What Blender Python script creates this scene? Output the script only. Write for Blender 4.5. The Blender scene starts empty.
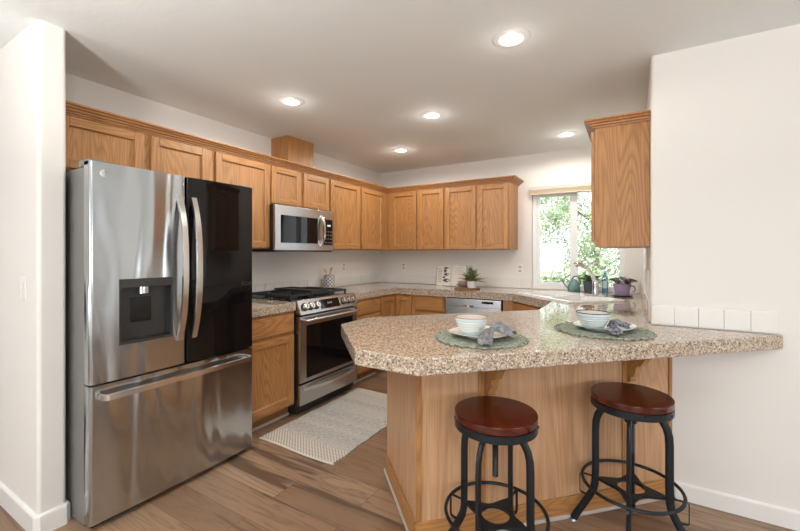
import bpy, bmesh, math, random
from mathutils import Vector, Matrix
random.seed(7)
PI = math.pi
S = bpy.context.scene
COL = S.collection
# ------------------------------------------------------------------ camera, world, lights, exposure
cam_d = bpy.data.cameras.new('camera'); cam = bpy.data.objects.new('camera', cam_d); COL.objects.link(cam)
cam.location = (0, 0, 1.3345); cam.rotation_euler = (PI/2, 0, math.radians(30.769))
cam_d.sensor_width = 36; cam_d.lens = 386.05/800*36; cam_d.shift_y = -12.41/800
cam_d.clip_start = 0.05; cam_d.clip_end = 200
S.camera = cam
S.view_settings.view_transform = 'Standard'; S.view_settings.look = 'None'
S.cycles.caustics_reflective = False; S.cycles.caustics_refractive = False; S.cycles.sample_clamp_indirect = 6
S.view_settings.gamma = 1.0; S.view_settings.exposure = 0.0; S.view_settings.use_curve_mapping = False
W = bpy.data.worlds.new('sky'); S.world = W; W.use_nodes = True
bg = W.node_tree.nodes['Background']; bg.inputs[0].default_value = (0.86, 0.94, 1.0, 1); bg.inputs[1].default_value = 3.0
def lamp(name, kind, loc, rot, energy, color=(1, 1, 1), **kw):
    d = bpy.data.lights.new(name, kind); d.energy = energy; d.color = color
    for k, v in kw.items(): setattr(d, k, v)
    o = bpy.data.objects.new(name, d); COL.objects.link(o); o.location = loc; o.rotation_euler = rot
    return o
lamp('sun', 'SUN', (0, -6, 8), (math.radians(38), 0, math.radians(-20)), 3.2, (1, .95, .86), angle=math.radians(1))
# daylight through the openings behind and beside the camera
lamp('daylight_patio_door', 'AREA', (1.75, -4.02, .95), (math.radians(140), 0, 0), 65, (.97, .98, 1), shape='RECTANGLE', size=2.3, size_y=1.3)
lamp('daylight_side_window', 'AREA', (4.50, 0.4, 1.20), (0, math.radians(138), 0), 55, (.97, .98, 1), shape='RECTANGLE', size=1.2, size_y=2.2)
lamp('daylight_rear_window', 'AREA', (-2.6, -4.02, 1.20), (math.radians(132), 0, 0), 70, (.97, .98, 1), shape='RECTANGLE', size=1.7, size_y=1.2)

# ------------------------------------------------------------------ room constants
XL, YB, YW, XR, CZ = -2.975, 4.465, 2.584, .102, 2.44
KZ = .935; KT = .068

# ------------------------------------------------------------------ materials
def mat(name, color=(.8, .8, .8), rough=.5, metal=0., **kw):
    m = bpy.data.materials.new(name); m.use_nodes = True
    b = m.node_tree.nodes['Principled BSDF']
    b.inputs['Base Color'].default_value = (*color, 1); b.inputs['Roughness'].default_value = rough; b.inputs['Metallic'].default_value = metal
    for k, v in kw.items(): b.inputs[k.replace('_', ' ')].default_value = v
    return m
class NT:
    def __init__(s, m): s.m = m; s.t = m.node_tree; s.b = s.t.nodes['Principled BSDF']
    def n(s, typ, **kw):
        x = s.t.nodes.new(typ)
        for k, v in kw.items(): setattr(x, k, v)
        return x
    def l(s, a, b): s.t.links.new(a, b)
    def coords(s, scale, rand=True):
        tc = s.n('ShaderNodeTexCoord'); out = tc.outputs['Object']
        if rand:
            oi = s.n('ShaderNodeObjectInfo'); vm = s.n('ShaderNodeVectorMath', operation='MULTIPLY_ADD')
            cb = s.n('ShaderNodeCombineXYZ')
            for i in range(3): s.l(oi.outputs['Random'], cb.inputs[i])
            s.l(cb.outputs[0], vm.inputs[0]); vm.inputs[1].default_value = (17.3, 11.1, 9.7); s.l(out, vm.inputs[2]); out = vm.outputs[0]
        mp = s.n('ShaderNodeMapping'); mp.inputs['Scale'].default_value = scale; s.l(out, mp.inputs[0]); return mp.outputs[0]
    def noise(s, vec, scale, detail=3, rough=.5, dist=0):
        x = s.n('ShaderNodeTexNoise'); s.l(vec, x.inputs['Vector']); x.inputs['Scale'].default_value = scale
        x.inputs['Detail'].default_value = detail; x.inputs['Roughness'].default_value = rough; x.inputs['Distortion'].default_value = dist; return x.outputs['Fac']
    def math(s, op, a, b=None, c=None):
        x = s.n('ShaderNodeMath', operation=op)
        for i, v in enumerate((a, b, c)):
            if v is None: continue
            if isinstance(v, (int, float)): x.inputs[i].default_value = v
            else: s.l(v, x.inputs[i])
        return x.outputs[0]
    def ramp(s, fac, stops, interp='LINEAR'):
        x = s.n('ShaderNodeValToRGB'); r = x.color_ramp; r.interpolation = interp
        while len(r.elements) < len(stops): r.elements.new(.5)
        for e, (p, c) in zip(r.elements, stops):
            e.position = p; e.color = (*c, 1) if len(c) == 3 else c
        s.l(fac, x.inputs[0]); return x.outputs[0]
    def mix(s, fac, a, b, typ='MIX'):
        x = s.n('ShaderNodeMix', data_type='RGBA', blend_type=typ)
        for sock, v in ((x.inputs[0], fac), (x.inputs[6], a), (x.inputs[7], b)):
            if isinstance(v, (int, float)): sock.default_value = v
            elif isinstance(v, tuple): sock.default_value = (*v, 1)
            else: s.l(v, sock)
        return x.outputs[2]
    def bump(s, h, strength, dist=.001):
        x = s.n('ShaderNodeBump'); x.inputs['Strength'].default_value = strength; x.inputs['Distance'].default_value = dist
        s.l(h, x.inputs['Height']); s.l(x.outputs[0], s.b.inputs['Normal'])
    def color(s, c): s.l(c, s.b.inputs['Base Color'])

def oak(name, base, dark, axis='Z', rings=30, ring_amt=.62, rough=.42):
    m = mat(name, base, rough); t = NT(m)
    i = 'XYZ'.index(axis)
    sc = [1., 1., 1.]; sc[i] = .10
    v = t.coords(tuple(sc))
    n1 = t.noise(v, 5.5, 1.5, .45, .25)
    ring = t.math('PINGPONG', t.math('MULTIPLY', n1, rings), .5)
    ring = t.ramp(ring, [(0, (1, 1, 1)), (.22, (.35, .35, .35)), (.5, (0, 0, 0))])
    sp = [150., 150., 150.]; sp[i] = 3.
    v2 = t.coords(tuple(sp)); pore = t.ramp(t.noise(v2, 1., 2, .6), [(.42, (0, 0, 0)), (.7, (1, 1, 1))])
    big = t.noise(v, 2.0, 2)
    c = t.mix(t.math('MULTIPLY', ring, ring_amt), base, dark)
    c = t.mix(t.math('MULTIPLY', pore, .55), c, dark)
    c = t.mix(t.math('MULTIPLY', t.math('SUBTRACT', big, .35), .5), c, tuple(min(1, x*1.18) for x in base))
    t.color(c); t.bump(pore, .12, .0006)
    return m
OAKC = (.475, .232, .080); OAKD = (.215, .083, .024)
M = {}
M['oak'] = oak('oak_vertical', OAKC, OAKD, 'Z')
M['oak_h'] = oak('oak_horizontal', OAKC, OAKD, 'X')
M['oak_pan'] = oak('oak_panel_veneer', (.60, .36, .20), (.33, .165, .075), 'Z', 13, .5)
M['oak_trim'] = oak('oak_crown', (.45, .215, .078), (.26, .10, .03), 'X')
M['oak_trimy'] = oak('oak_crown_long', (.45, .215, .078), (.26, .10, .03), 'Y')
M['wall'] = mat('wall_paint', (.80, .77, .73), .6)
M['ceil'] = mat('ceiling_paint', (.84, .875, .88), .8)
t = NT(M['ceil']); t.bump(t.noise(t.coords((1, 1, 1), False), 26, 3, .6), .25, .004)
t = NT(M['wall']); t.bump(t.noise(t.coords((1, 1, 1), False), 60, 2, .6), .08, .002)
M['white'] = mat('white_trim_paint', (.82, .80, .77), .35)
M['plastic'] = mat('white_plastic', (.85, .83, .79), .35)
M['vinyl'] = mat('white_vinyl', (.86, .87, .87), .3)
M['tile'] = mat('white_glazed_tile', (.80, .775, .74), .10)
M['grout'] = mat('pale_grout', (.72, .69, .65), .8)
M['shoe'] = mat('grey_shoe_molding', (.50, .44, .39), .5)
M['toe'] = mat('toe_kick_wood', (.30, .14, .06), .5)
M['black'] = mat('black_gloss', (.012, .011, .011), .12)
M['blackmat'] = mat('black_cast_iron', (.018, .017, .017), .5)
M['blackglass'] = mat('black_glass', (.006, .005, .005), .02, Specular_IOR_Level=.32)
M['grey'] = mat('grey_case_paint', (.22, .21, .20), .45, .4)
M['chrome'] = mat('chrome', (.75, .77, .78), .08, 1)
M['metalblk'] = mat('dark_gunmetal', (.022, .026, .031), .38, .6)
M['ceramic'] = mat('white_ceramic', (.84, .83, .80), .12)
M['sinkw'] = mat('white_enamel', (.86, .85, .83), .15)
# brushed stainless
def steel(name, c=(.56, .57, .575), rough=.26, axis='Z', wavy=.0):
    m = mat(name, c, rough, 1.0); t = NT(m)
    sc = [400., 400., 400.]; sc['XYZ'.index(axis)] = 4.
    n = t.noise(t.coords(tuple(sc)), 1, 2)
    if wavy: t.l(t.math('MULTIPLY_ADD', n, .05, rough-.025), t.b.inputs['Roughness'])
    if wavy:
        w = t.noise(t.coords((5.5, 5.5, .9)), 1., 1., .4, .6)
        x = t.n('ShaderNodeBump'); x.inputs['Strength'].default_value = 1; x.inputs['Distance'].default_value = wavy; t.l(w, x.inputs['Height']); t.l(x.outputs[0], t.b.inputs['Normal'])
    return m
M['steel'] = steel('brushed_stainless')
M['steel_door'] = steel('stainless_door', (.54, .57, .59), .18, 'Z', .035)
M['steel_h'] = steel('stainless_horizontal', (.52, .53, .54), .27, 'X')
M['nickel'] = mat('satin_nickel', (.80, .79, .77), .22, 1)
# granite
m = mat('speckled_granite', (.6, .5, .4), .06); t = NT(m); M['granite'] = m
v = t.coords((1, 1, 1), False)
vo = t.n('ShaderNodeTexVoronoi'); t.l(v, vo.inputs['Vector']); vo.inputs['Scale'].default_value = 165
sep = t.n('ShaderNodeSeparateColor'); t.l(vo.outputs['Color'], sep.inputs[0])
cell = t.ramp(sep.outputs[0], [(0, (.05, .042, .035)), (.09, (.19, .135, .095)), (.22, (.34, .25, .17)), (.42, (.48, .375, .275)), (.66, (.60, .49, .385)), (.84, (.74, .67, .59))], 'CONSTANT')
vo2 = t.n('ShaderNodeTexVoronoi'); t.l(v, vo2.inputs['Vector']); vo2.inputs['Scale'].default_value = 330
sep2 = t.n('ShaderNodeSeparateColor'); t.l(vo2.outputs['Color'], sep2.inputs[0])
cell2 = t.ramp(sep2.outputs[1], [(0, (.035, .03, .028)), (.14, (.30, .215, .15)), (.5, (.54, .43, .325)), (.8, (.68, .59, .49))], 'CONSTANT')
t.color(t.mix(.34, cell, cell2))
# floor planks (run along X)
m = mat('plank_floor', (.3, .2, .13), .36); t = NT(m); M['floor'] = m
v = t.coords((1, 1, 1), False)
bt = t.n('ShaderNodeTexBrick', offset=.37, offset_frequency=2); t.l(v, bt.inputs['Vector'])
bt.inputs['Color1'].default_value = (0, 0, 0, 1); bt.inputs['Color2'].default_value = (1, 1, 1, 1); bt.inputs['Mortar'].default_value = (0, 0, 0, 1)
bt.inputs['Scale'].default_value = 1; bt.inputs['Mortar Size'].default_value = .0012; bt.inputs['Brick Width'].default_value = 1.22; bt.inputs['Row Height'].default_value = .182
bt.inputs['Mortar Smooth'].default_value = .1; bt.inputs['Bias'].default_value = 0
sepb = t.n('ShaderNodeSeparateColor'); t.l(bt.outputs['Color'], sepb.inputs[0]); rnd = sepb.outputs[0]
cb = t.n('ShaderNodeCombineXYZ'); t.l(t.math('MULTIPLY', rnd, 31.), cb.inputs[0]); t.l(t.math('MULTIPLY', rnd, 57.), cb.inputs[1]); t.l(t.math('MULTIPLY', rnd, 13.), cb.inputs[2])
vm = t.n('ShaderNodeVectorMath', operation='MULTIPLY_ADD'); t.l(v, vm.inputs[0]); vm.inputs[1].default_value = (.10, 1.15, 1); t.l(cb.outputs[0], vm.inputs[2])
g1 = t.noise(vm.outputs[0], 7, 3, .6, .4); g2 = t.noise(vm.outputs[0], 60, 3, .6)
ringf = t.math('PINGPONG', t.math('MULTIPLY', g1, 9.), .5)
base = t.ramp(rnd, [(0, (.175, .098, .056)), (.5, (.27, .163, .098)), (1, (.41, .272, .178))])
c = t.mix(t.ramp(ringf, [(0, (.75, .75, .75)), (.14, (.25, .25, .25)), (.4, (0, 0, 0))]), base, (.15, .083, .048))
c = t.mix(t.ramp(g1, [(.36, (1, 1, 1)), (.43, (0, 0, 0))]), c, (.085, .045, .026))
c = t.mix(t.math('MULTIPLY', g2, .5), c, (.22, .135, .085))
c = t.mix(bt.outputs['Fac'], c, (.08, .045, .028)); t.color(c); t.bump(g2, .08, .001)
# seat wood
M['seat'] = oak('dark_cherry_wood', (.10, .013, .005), (.022, .004, .002), 'X', 12, .85, .2)

# ------------------------------------------------------------------ mesh builder
class MB:
    def __init__(s): s.bm = bmesh.new(); s.mi = 0
    def add(s, verts, faces):
        vs = [s.bm.verts.new(v) for v in verts]; out = []
        for f in faces:
            try: fc = s.bm.faces.new([vs[i] for i in f])
            except ValueError: continue
            fc.material_index = s.mi; out.append(fc)
        return vs, out
    def bevel(s, edges, w, seg=2):
        r = bmesh.ops.bevel(s.bm, geom=edges, offset=w, segments=seg, profile=.5, affect='EDGES', clamp_overlap=True)
        for f in r['faces']: f.material_index = s.mi
    def box(s, x0, x1, y0, y1, z0, z1, bev=0, seg=2, only=None):
        x0, x1 = min(x0, x1), max(x0, x1); y0, y1 = min(y0, y1), max(y0, y1); z0, z1 = min(z0, z1), max(z0, z1)
        vs, fs = s.add([(x, y, z) for x in (x0, x1) for y in (y0, y1) for z in (z0, z1)],
            [(0, 1, 3, 2), (4, 6, 7, 5), (0, 4, 5, 1), (2, 3, 7, 6), (0, 2, 6, 4), (1, 5, 7, 3)])
        if bev:
            es = {e for f in fs for e in f.edges}
            if only: es = {e for e in es if only(e)}
            s.bevel(list(es), bev, seg)
        return s
    def prism(s, poly, z0, z1, bev=0, seg=2, vert=True):
        n = len(poly)
        vs, fs = s.add([(x, y, z0) for x, y in poly] + [(x, y, z1) for x, y in poly],
            [tuple(range(n))[::-1], tuple(range(n, 2*n))] + [(i, (i+1) % n, n+(i+1) % n, n+i) for i in range(n)])
        if bev:
            es = {e for f in fs for e in f.edges}
            if not vert: es = {e for e in es if abs(e.verts[0].co.z-e.verts[1].co.z) < 1e-6}
            s.bevel(list(es), bev, seg)
        return s
    def lathe(s, prof, seg=32, c=(0, 0, 0), sx=1, sy=1, caps=True, fn=None):
        vs = []
        for r, z in prof:
            for k in range(seg):
                a = 2*PI*k/seg; rr = r*(fn(a, z) if fn else 1)
                vs.append((c[0]+rr*math.cos(a)*sx, c[1]+rr*math.sin(a)*sy, c[2]+z))
        fs = [(i*seg+k, i*seg+(k+1) % seg, (i+1)*seg+(k+1) % seg, (i+1)*seg+k) for i in range(len(prof)-1) for k in range(seg)]
        if caps:
            fs.append(tuple(range(seg))[::-1]); b = (len(prof)-1)*seg; fs.append(tuple(range(b, b+seg)))
        s.add(vs, fs); return s
    def cyl(s, p0, p1, r, seg=20, r1=None): return s.tube([p0, p1], [r, r if r1 is None else r1], seg)
    def tube(s, pts, r, seg=12, closed=False, ry=None, up=None, caps=True):
        """sweep an ellipse r x ry (ry along the local 'up') along pts"""
        pts = [Vector(p) for p in pts]; n = len(pts)
        rs = r if isinstance(r, (list, tuple)) else [r]*n; rys = (ry if isinstance(ry, (list, tuple)) else [ry]*n) if ry is not None else rs
        tang = []
        for i in range(n):
            a = pts[(i-1) % n] if (closed or i > 0) else pts[i]; b = pts[(i+1) % n] if (closed or i < n-1) else pts[i]
            tang.append((b-a).normalized())
        u = Vector(up) if up else (Vector((0, 0, 1)) if abs(tang[0].z) < .9 else Vector((1, 0, 0)))
        vs = []
        for i in range(n):
            tt = tang[i]; 
            if up and not isinstance(up, bool): u = Vector(up)
            nrm = u - tt*u.dot(tt)
            if nrm.length < 1e-4: nrm = tt.orthogonal()
            nrm.normalize(); u = nrm; bi = tt.cross(nrm)
            for k in range(seg):
                a = 2*PI*k/seg; vs.append(pts[i] + bi*(math.cos(a)*rs[i]) + nrm*(math.sin(a)*rys[i]))
        m = n if closed else n-1
        fs = [(i*seg+k, i*seg+(k+1) % seg, ((i+1) % n)*seg+(k+1) % seg, ((i+1) % n)*seg+k) for i in range(m) for k in range(seg)]
        if not closed and caps: fs += [tuple(range(seg))[::-1], tuple(range((n-1)*seg, n*seg))]
        s.add(vs, fs); return s
    def sweep(s, pts, w, h, up=(0, 0, 1), closed=False):
        """rectangular section: w across, h along up"""
        pts = [Vector(p) for p in pts]; n = len(pts); vs = []
        for i in range(n):
            a = pts[(i-1) % n] if (closed or i > 0) else pts[i]; b = pts[(i+1) % n] if (closed or i < n-1) else pts[i]
            tt = (b-a).normalized(); u = Vector(up); nrm = (u-tt*u.dot(tt)).normalized(); bi = tt.cross(nrm)
            for sx, sy in ((-1, -1), (1, -1), (1, 1), (-1, 1)): vs.append(pts[i]+bi*(sx*w/2)+nrm*(sy*h/2))
        m = n if closed else n-1
        fs = [(i*4+k, i*4+(k+1) % 4, ((i+1) % n)*4+(k+1) % 4, ((i+1) % n)*4+k) for i in range(m) for k in range(4)]
        if not closed: fs += [(3, 2, 1, 0), ((n-1)*4, (n-1)*4+1, (n-1)*4+2, (n-1)*4+3)]
        s.add(vs, fs); return s
    def profile(s, path, prof):
        """mitred sweep of a closed (offset, z) profile along a flat path; offset points to the right of travel"""
        P = [Vector(p) for p in path]; n = len(P); k = len(prof); vs = []
        for i in range(n):
            d0 = (P[i]-P[i-1]).normalized() if i else None; d1 = (P[i+1]-P[i]).normalized() if i < n-1 else None
            d0 = d0 or d1; d1 = d1 or d0
            n0 = Vector((d0.y, -d0.x)); n1 = Vector((d1.y, -d1.x)); mm = (n0+n1).normalized(); mm = mm/max(.2, mm.dot(n0))
            for o, z in prof: vs.append((P[i].x+mm.x*o, P[i].y+mm.y*o, z))
        fs = [(i*k+j, (i+1)*k+j, (i+1)*k+(j+1) % k, i*k+(j+1) % k) for i in range(n-1) for j in range(k)]
        fs += [tuple(range(k)), tuple(range((n-1)*k, n*k))[::-1]]
        s.add(vs, fs); return s
    def build(s, name, mats, parent=None, smooth=35):
        bmesh.ops.recalc_face_normals(s.bm, faces=s.bm.faces)
        me = bpy.data.meshes.new(name); s.bm.to_mesh(me); s.bm.free()
        for m in (mats if isinstance(mats, (list, tuple)) else [mats]): me.materials.append(M[m] if isinstance(m, str) else m)
        if smooth:
            me.shade_smooth(); me.set_sharp_from_angle(angle=math.radians(smooth))
        o = bpy.data.objects.new(name, me); COL.objects.link(o)
        if smooth: wn = o.modifiers.new('weighted_normals', 'WEIGHTED_NORMAL'); wn.keep_sharp = True; wn.weight = 100
        if parent: o.parent = parent
        return o
def tag(o, label, cat, group=None):
    o['label'] = label; o['category'] = cat
    if group: o['group'] = group
    return o
def thing(name, label, cat, loc=(0, 0, 0), rz=0, group=None):
    o = bpy.data.objects.new(name, None); COL.objects.link(o); o.empty_display_size = .1
    o.location = loc; o.rotation_euler = (0, 0, math.radians(rz)); return tag(o, label, cat, group)
def struct(o, label=None):
    o['kind'] = 'structure'
    if label: o['label'] = label
    return o
def copy_thing(o, loc, rz, label):
    c = o.copy(); COL.objects.link(c); c.location = loc; c.rotation_euler = (0, 0, math.radians(rz)); c['label'] = label
    for ch in list(o.children):
        d = ch.copy(); COL.objects.link(d); d.parent = c
        for g in list(ch.children):
            e = g.copy(); COL.objects.link(e); e.parent = d
    return c
def cut(o, cutters):
    for c in cutters:
        md = o.modifiers.new('b', 'BOOLEAN'); md.operation = 'DIFFERENCE'; md.object = c; md.solver = 'EXACT'
    dg = bpy.context.evaluated_depsgraph_get(); me = bpy.data.meshes.new_from_object(o.evaluated_get(dg))
    o.modifiers.clear(); wn = o.modifiers.new('weighted_normals', 'WEIGHTED_NORMAL'); wn.keep_sharp = True; wn.weight = 100; old = o.data; o.data = me; me.name = old.name; bpy.data.meshes.remove(old)
    for c in cutters: bpy.data.objects.remove(c)
    me.shade_smooth(); me.set_sharp_from_angle(angle=math.radians(35))
def rrect(x0, x1, y0, y1, r, k=5):
    out = []
    for cx, cy, a0 in ((x1-r, y1-r, 0), (x0+r, y1-r, 90), (x0+r, y0+r, 180), (x1-r, y0+r, 270)):
        for i in range(k+1):
            a = math.radians(a0+90*i/k); out.append((cx+r*math.cos(a), cy+r*math.sin(a)))
    return out

# ------------------------------------------------------------------ room shell
struct(MB().box(-6, 5, -4.5, 5.0, -.12, 0).build('floor', 'floor'), 'brown wood-look plank floor')
o = MB().box(-6, 5, -4.5, 4.75, CZ, CZ+.15).build('ceiling', 'ceil'); struct(o, 'textured off-white ceiling')
struct(MB().box(XL-.12, XL, .80, 4.6, 0, CZ).build('wall_left', 'wall'), 'off-white wall behind the refrigerator and range')
# back wall with window opening
WX0, WX1, WZ0, WZ1 = -.942, -.045, .943, 2.03
b = MB(); b.box(XL-.12, WX0, YB, YB+.14, 0, CZ); b.box(WX1, XR+.12, YB, YB+.14, 0, CZ); b.box(WX0, WX1, YB, YB+.14, 0, WZ0); b.box(WX0, WX1, YB, YB+.14, WZ1, CZ)
struct(b.build('wall_back', 'wall', smooth=0), 'off-white back wall with the kitchen window')
vert = lambda x, y: (lambda e: abs(e.verts[0].co.x-x) < 1e-5 and abs(e.verts[1].co.x-x) < 1e-5 and abs(e.verts[0].co.y-y) < 1e-5 and abs(e.verts[1].co.y-y) < 1e-5)
struct(MB().box(XR, XR+.12, YW+.12, YB, 0, CZ).build('wall_right', 'wall'), 'short white wall between window and peninsula')
b = MB().box(XR, 4.62, YW, YW+.12, 0, CZ, .018, 4, vert(XR, YW)); struct(b.build('wall_front_right', 'wall'), 'large plain white wall beside the peninsula')
SX, SY0, SY1 = -2.40, .69, .80
both = lambda e: vert(SX, SY0)(e) or vert(SX, SY1)(e)
b = MB().box(-5.62, SX, SY0, SY1, 0, CZ, .018, 4, both); struct(b.build('wall_front_left', 'wall'), 'white wall stub with rounded corners beside the refrigerator')
# room behind the camera
b = MB(); b.box(-5.62, -3.5, -4.12, -4, 0, CZ); b.box(-3.5, -1.7, -4.12, -4, 0, .55); b.box(-3.5, -1.7, -4.12, -4, 2.1, CZ); b.box(-1.7, .55, -4.12, -4, 0, CZ)
b.box(.55, 2.95, -4.12, -4, 2.08, CZ); b.box(2.95, 4.62, -4.12, -4, 0, CZ)
struct(b.build('wall_rear', 'wall', smooth=0))
b = MB(); b.box(4.5, 4.62, -4, -.75, 0, CZ); b.box(4.5, 4.62, 1.55, YW, 0, CZ); b.box(4.5, 4.62, -.75, 1.55, 0, .55); b.box(4.5, 4.62, -.75, 1.55, 2.1, CZ)
struct(b.build('wall_far_right', 'wall', smooth=0))
struct(MB().box(-5.62, -5.5, -4, SY0, 0, CZ).build('wall_far_left', 'wall'))
# baseboards
BP = [(0, 0), (.014, 0), (.014, .078), (.010, .086), (.004, .09), (0, .09)]
b = MB().profile([(4.5, YW), (.215, YW)][::-1], BP); struct(b.build('baseboard_right', 'white'), 'white baseboard along the plain white wall')
BP2 = [(o_*1.15, z*1.1) for o_, z in BP]
b = MB().profile([(-5.5, SY0), (SX-.012, SY0), (SX, SY0+.012), (SX, SY1-.012), (SX-.012, SY1), (SX-.10, SY1)], BP2); struct(b.build('baseboard_left', 'white'), 'white baseboard wrapping the wall stub')

# windows -----------------------------------------------------------
gm = bpy.data.materials.new('window_glass'); gm.use_nodes = True; nt = gm.node_tree; nt.nodes.clear()
out = nt.nodes.new('ShaderNodeOutputMaterial'); mx = nt.nodes.new('ShaderNodeMixShader'); tr = nt.nodes.new('ShaderNodeBsdfTransparent'); gl = nt.nodes.new('ShaderNodeBsdfGlossy'); fr = nt.nodes.new('ShaderNodeFresnel')
gl.inputs['Roughness'].default_value = .01; fr.inputs[0].default_value = 1.35; nt.links.new(fr.outputs[0], mx.inputs[0]); nt.links.new(tr.outputs[0], mx.inputs[1]); nt.links.new(gl.outputs[0], mx.inputs[2]); nt.links.new(mx.outputs[0], out.inputs[0])
M['glass'] = gm
win = bpy.data.objects.new('window_1', None); COL.objects.link(win); win.location = (WX0, YB, WZ0); struct(win, 'white vinyl sliding window looking onto trees')
ww, wh = WX1-WX0, WZ1-WZ0
def winframe(f, w, h, y0=.045, y1=.11, fw=.045):
    f.box(0, fw, y0, y1, 0, h, .004); f.box(w-fw, w, y0, y1, 0, h, .004); f.box(fw, w-fw, y0, y1, 0, fw, .004); f.box(fw, w-fw, y0, y1, h-fw, h, .004); return f
winframe(MB(), ww, wh).build('window_frame', 'vinyl', win)
f = MB(); mxx = .425
f.box(mxx-.040, mxx+.036, .055, .095, .045, wh-.045, .004); f.box(.045, .075, .06, .09, .045, wh-.045, .003); f.box(.075, mxx-.028, .06, .09, .045, .072, .003); f.box(.075, mxx-.028, .06, .09, wh-.072, wh-.045, .003)
f.build('sash', 'vinyl', win)
MB().box(.045, ww-.045, .072, .076, .045, wh-.045).build('window_glass', 'glass', win)
struct(MB().box(WX0, WX1, YB-.0, YB+.045, WZ0-.001, WZ0+.006, .002).build('trim_1', 'white'), 'white window sill above the counter')
def blank_window(n, x, y, w, h, z, rz, door=False):
    o = bpy.data.objects.new(n, None); COL.objects.link(o); o.location = (x, y, z); o.rotation_euler = (0, 0, math.radians(rz)); struct(o)
    winframe(MB(), w, h).box(w/2-.03, w/2+.03, .05, .1, .045, h-.045).build('window_frame', 'vinyl', o)
    MB().box(.045, w-.045, .072, .076, .045, h-.045).build('window_glass', 'glass', o)
blank_window('door_1', 2.95, -4, 2.4, 2.08, 0, 180); blank_window('window_2', -1.7, -4, 1.8, 1.55, .55, 180); blank_window('window_3', 4.5, 1.55, 2.3, 1.55, .55, -90)

# cellular shade gathered at the window head
sh = thing('window_shade', 'beige cellular shade raised to the top of the kitchen window', 'window shade', (WX0-.012, YB, 1.975))
MB().box(0, ww+.024, -.062, -.002, .05, .088, .004).build('headrail', mat('shade_rail', (.62, .57, .50), .4), sh)
b = MB()
for k in range(5): b.box(.008, ww+.016, -.056, -.006, .010+k*.008, .0165+k*.008, .002)
b.build('pleats', mat('beige_shade_fabric', (.66, .55, .38), .8), sh)
MB().box(.004, ww+.020, -.058, -.004, 0, .011, .003).build('bottom_rail', mat('shade_bottom', (.70, .62, .50), .4), sh)

# ------------------------------------------------------------------ tile backsplash (fixed to the walls)
def tiles(name, origin, ux, n, rows, z0=KZ+.003, size=.106, gap=.0025, last=None, label=None):
    """row(s) of square tiles; ux = unit vector along the wall, proud direction = ux rotated -90deg"""
    ux = Vector((*ux, 0)); uy = Vector((ux.y, -ux.x, 0)); O = Vector((*origin, 0)); b = MB(); rnd = random.Random(n*7+rows)
    L = n*size
    def bx(a0, a1, d0, d1, h0, h1, bev, tilt=0):
        vs, fs = b.add([O+ux*a+uy*(d+(tilt*(a-a0) if d > .003 else 0))+Vector((0, 0, h)) for a in (a0, a1) for d in (d0, d1) for h in (h0, h1)],
                       [(0, 1, 3, 2), (4, 6, 7, 5), (0, 4, 5, 1), (2, 3, 7, 6), (0, 2, 6, 4), (1, 5, 7, 3)])
        if bev: b.bevel(list({e for f in fs for e in f.edges}), bev, 2)
    b.mi = 1; bx(0, L, .0005, .003, z0, z0+rows*size, 0); b.mi = 0
    for r in range(rows):
        for i in range(n):
            bx(i*size+gap/2, (i+1)*size-gap/2, .001, .0075, z0+r*size+gap/2, z0+(r+1)*size-gap/2, .0018, rnd.uniform(-.006, .006))
    return struct(b.build(name, ['tile', 'grout']), label)
tiles('trim_2', (XR+.002, YW), (1, 0), 5, 1, size=.105, label='row of five white tiles above the peninsula end')
tiles('trim_3', (XR, YB-.012), (0, -1), 17, 1, label='white tile row along the short right wall')
tiles('trim_4', (WX1+.02, YB), (1, 0), 1, 1, label='white tile right of the window')
tiles('trim_5', (XL+.01, YB), (1, 0), 19, 1, label='white tile row along the back wall')
tiles('trim_6', (XL, 3.048), (0, 1), 13, 1, label='white tile row on the left wall past the range')
tiles('trim_7', (XL, 2.272), (0, 1), 7, 1, size=.1085, label='white tiles behind the range')
tiles('trim_8', (XL, 1.742), (0, 1), 5, 1, size=.105, label='white tile row beside the refrigerator')

# ------------------------------------------------------------------ cabinets
FT = .02
def door(parent, x0, x1, z0, z1, name='door', slab=False, fw=.052):
    y1 = -.0005; y0 = -FT
    if slab:
        b = MB().box(x0, x1, y0, y1, z0, z1, .006, 3); return b.build(name, 'oak_h', parent)
    b = MB(); b.mi = 0
    b.box(x0, x0+fw, y0, y1, z0, z1, .004); b.box(x1-fw, x1, y0, y1, z0, z1, .004)
    b.mi = 1; b.box(x0+fw, x1-fw, y0, y1, z0, z0+fw, .004); b.box(x0+fw, x1-fw, y0, y1, z1-fw, z1, .004)
    d = b.build(name, ['oak', 'oak_h'], parent)
    # recessed centre panel with a sloped sticking round it
    b = MB(); a = .007; X0, X1, Z0, Z1 = x0+fw-.001, x1-fw+.001, z0+fw-.001, z1-fw+.001
    yi, yo = y0+.0165, y0+.006
    P = [(X0, yo, Z0), (X1, yo, Z0), (X1, yo, Z1), (X0, yo, Z1), (X0+a, yi, Z0+a), (X1-a, yi, Z0+a), (X1-a, yi, Z1-a), (X0+a, yi, Z1-a)]
    b.add(P, [(4, 5, 6, 7), (0, 1, 5, 4), (1, 2, 6, 5), (2, 3, 7, 6), (3, 0, 4, 7)])
    b.add([(X0, y1, Z0), (X1, y1, Z0), (X1, y1, Z1), (X0, y1, Z1)], [(3, 2, 1, 0)])
    p = b.build('panel', 'oak', d, smooth=0)
    return d
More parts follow.
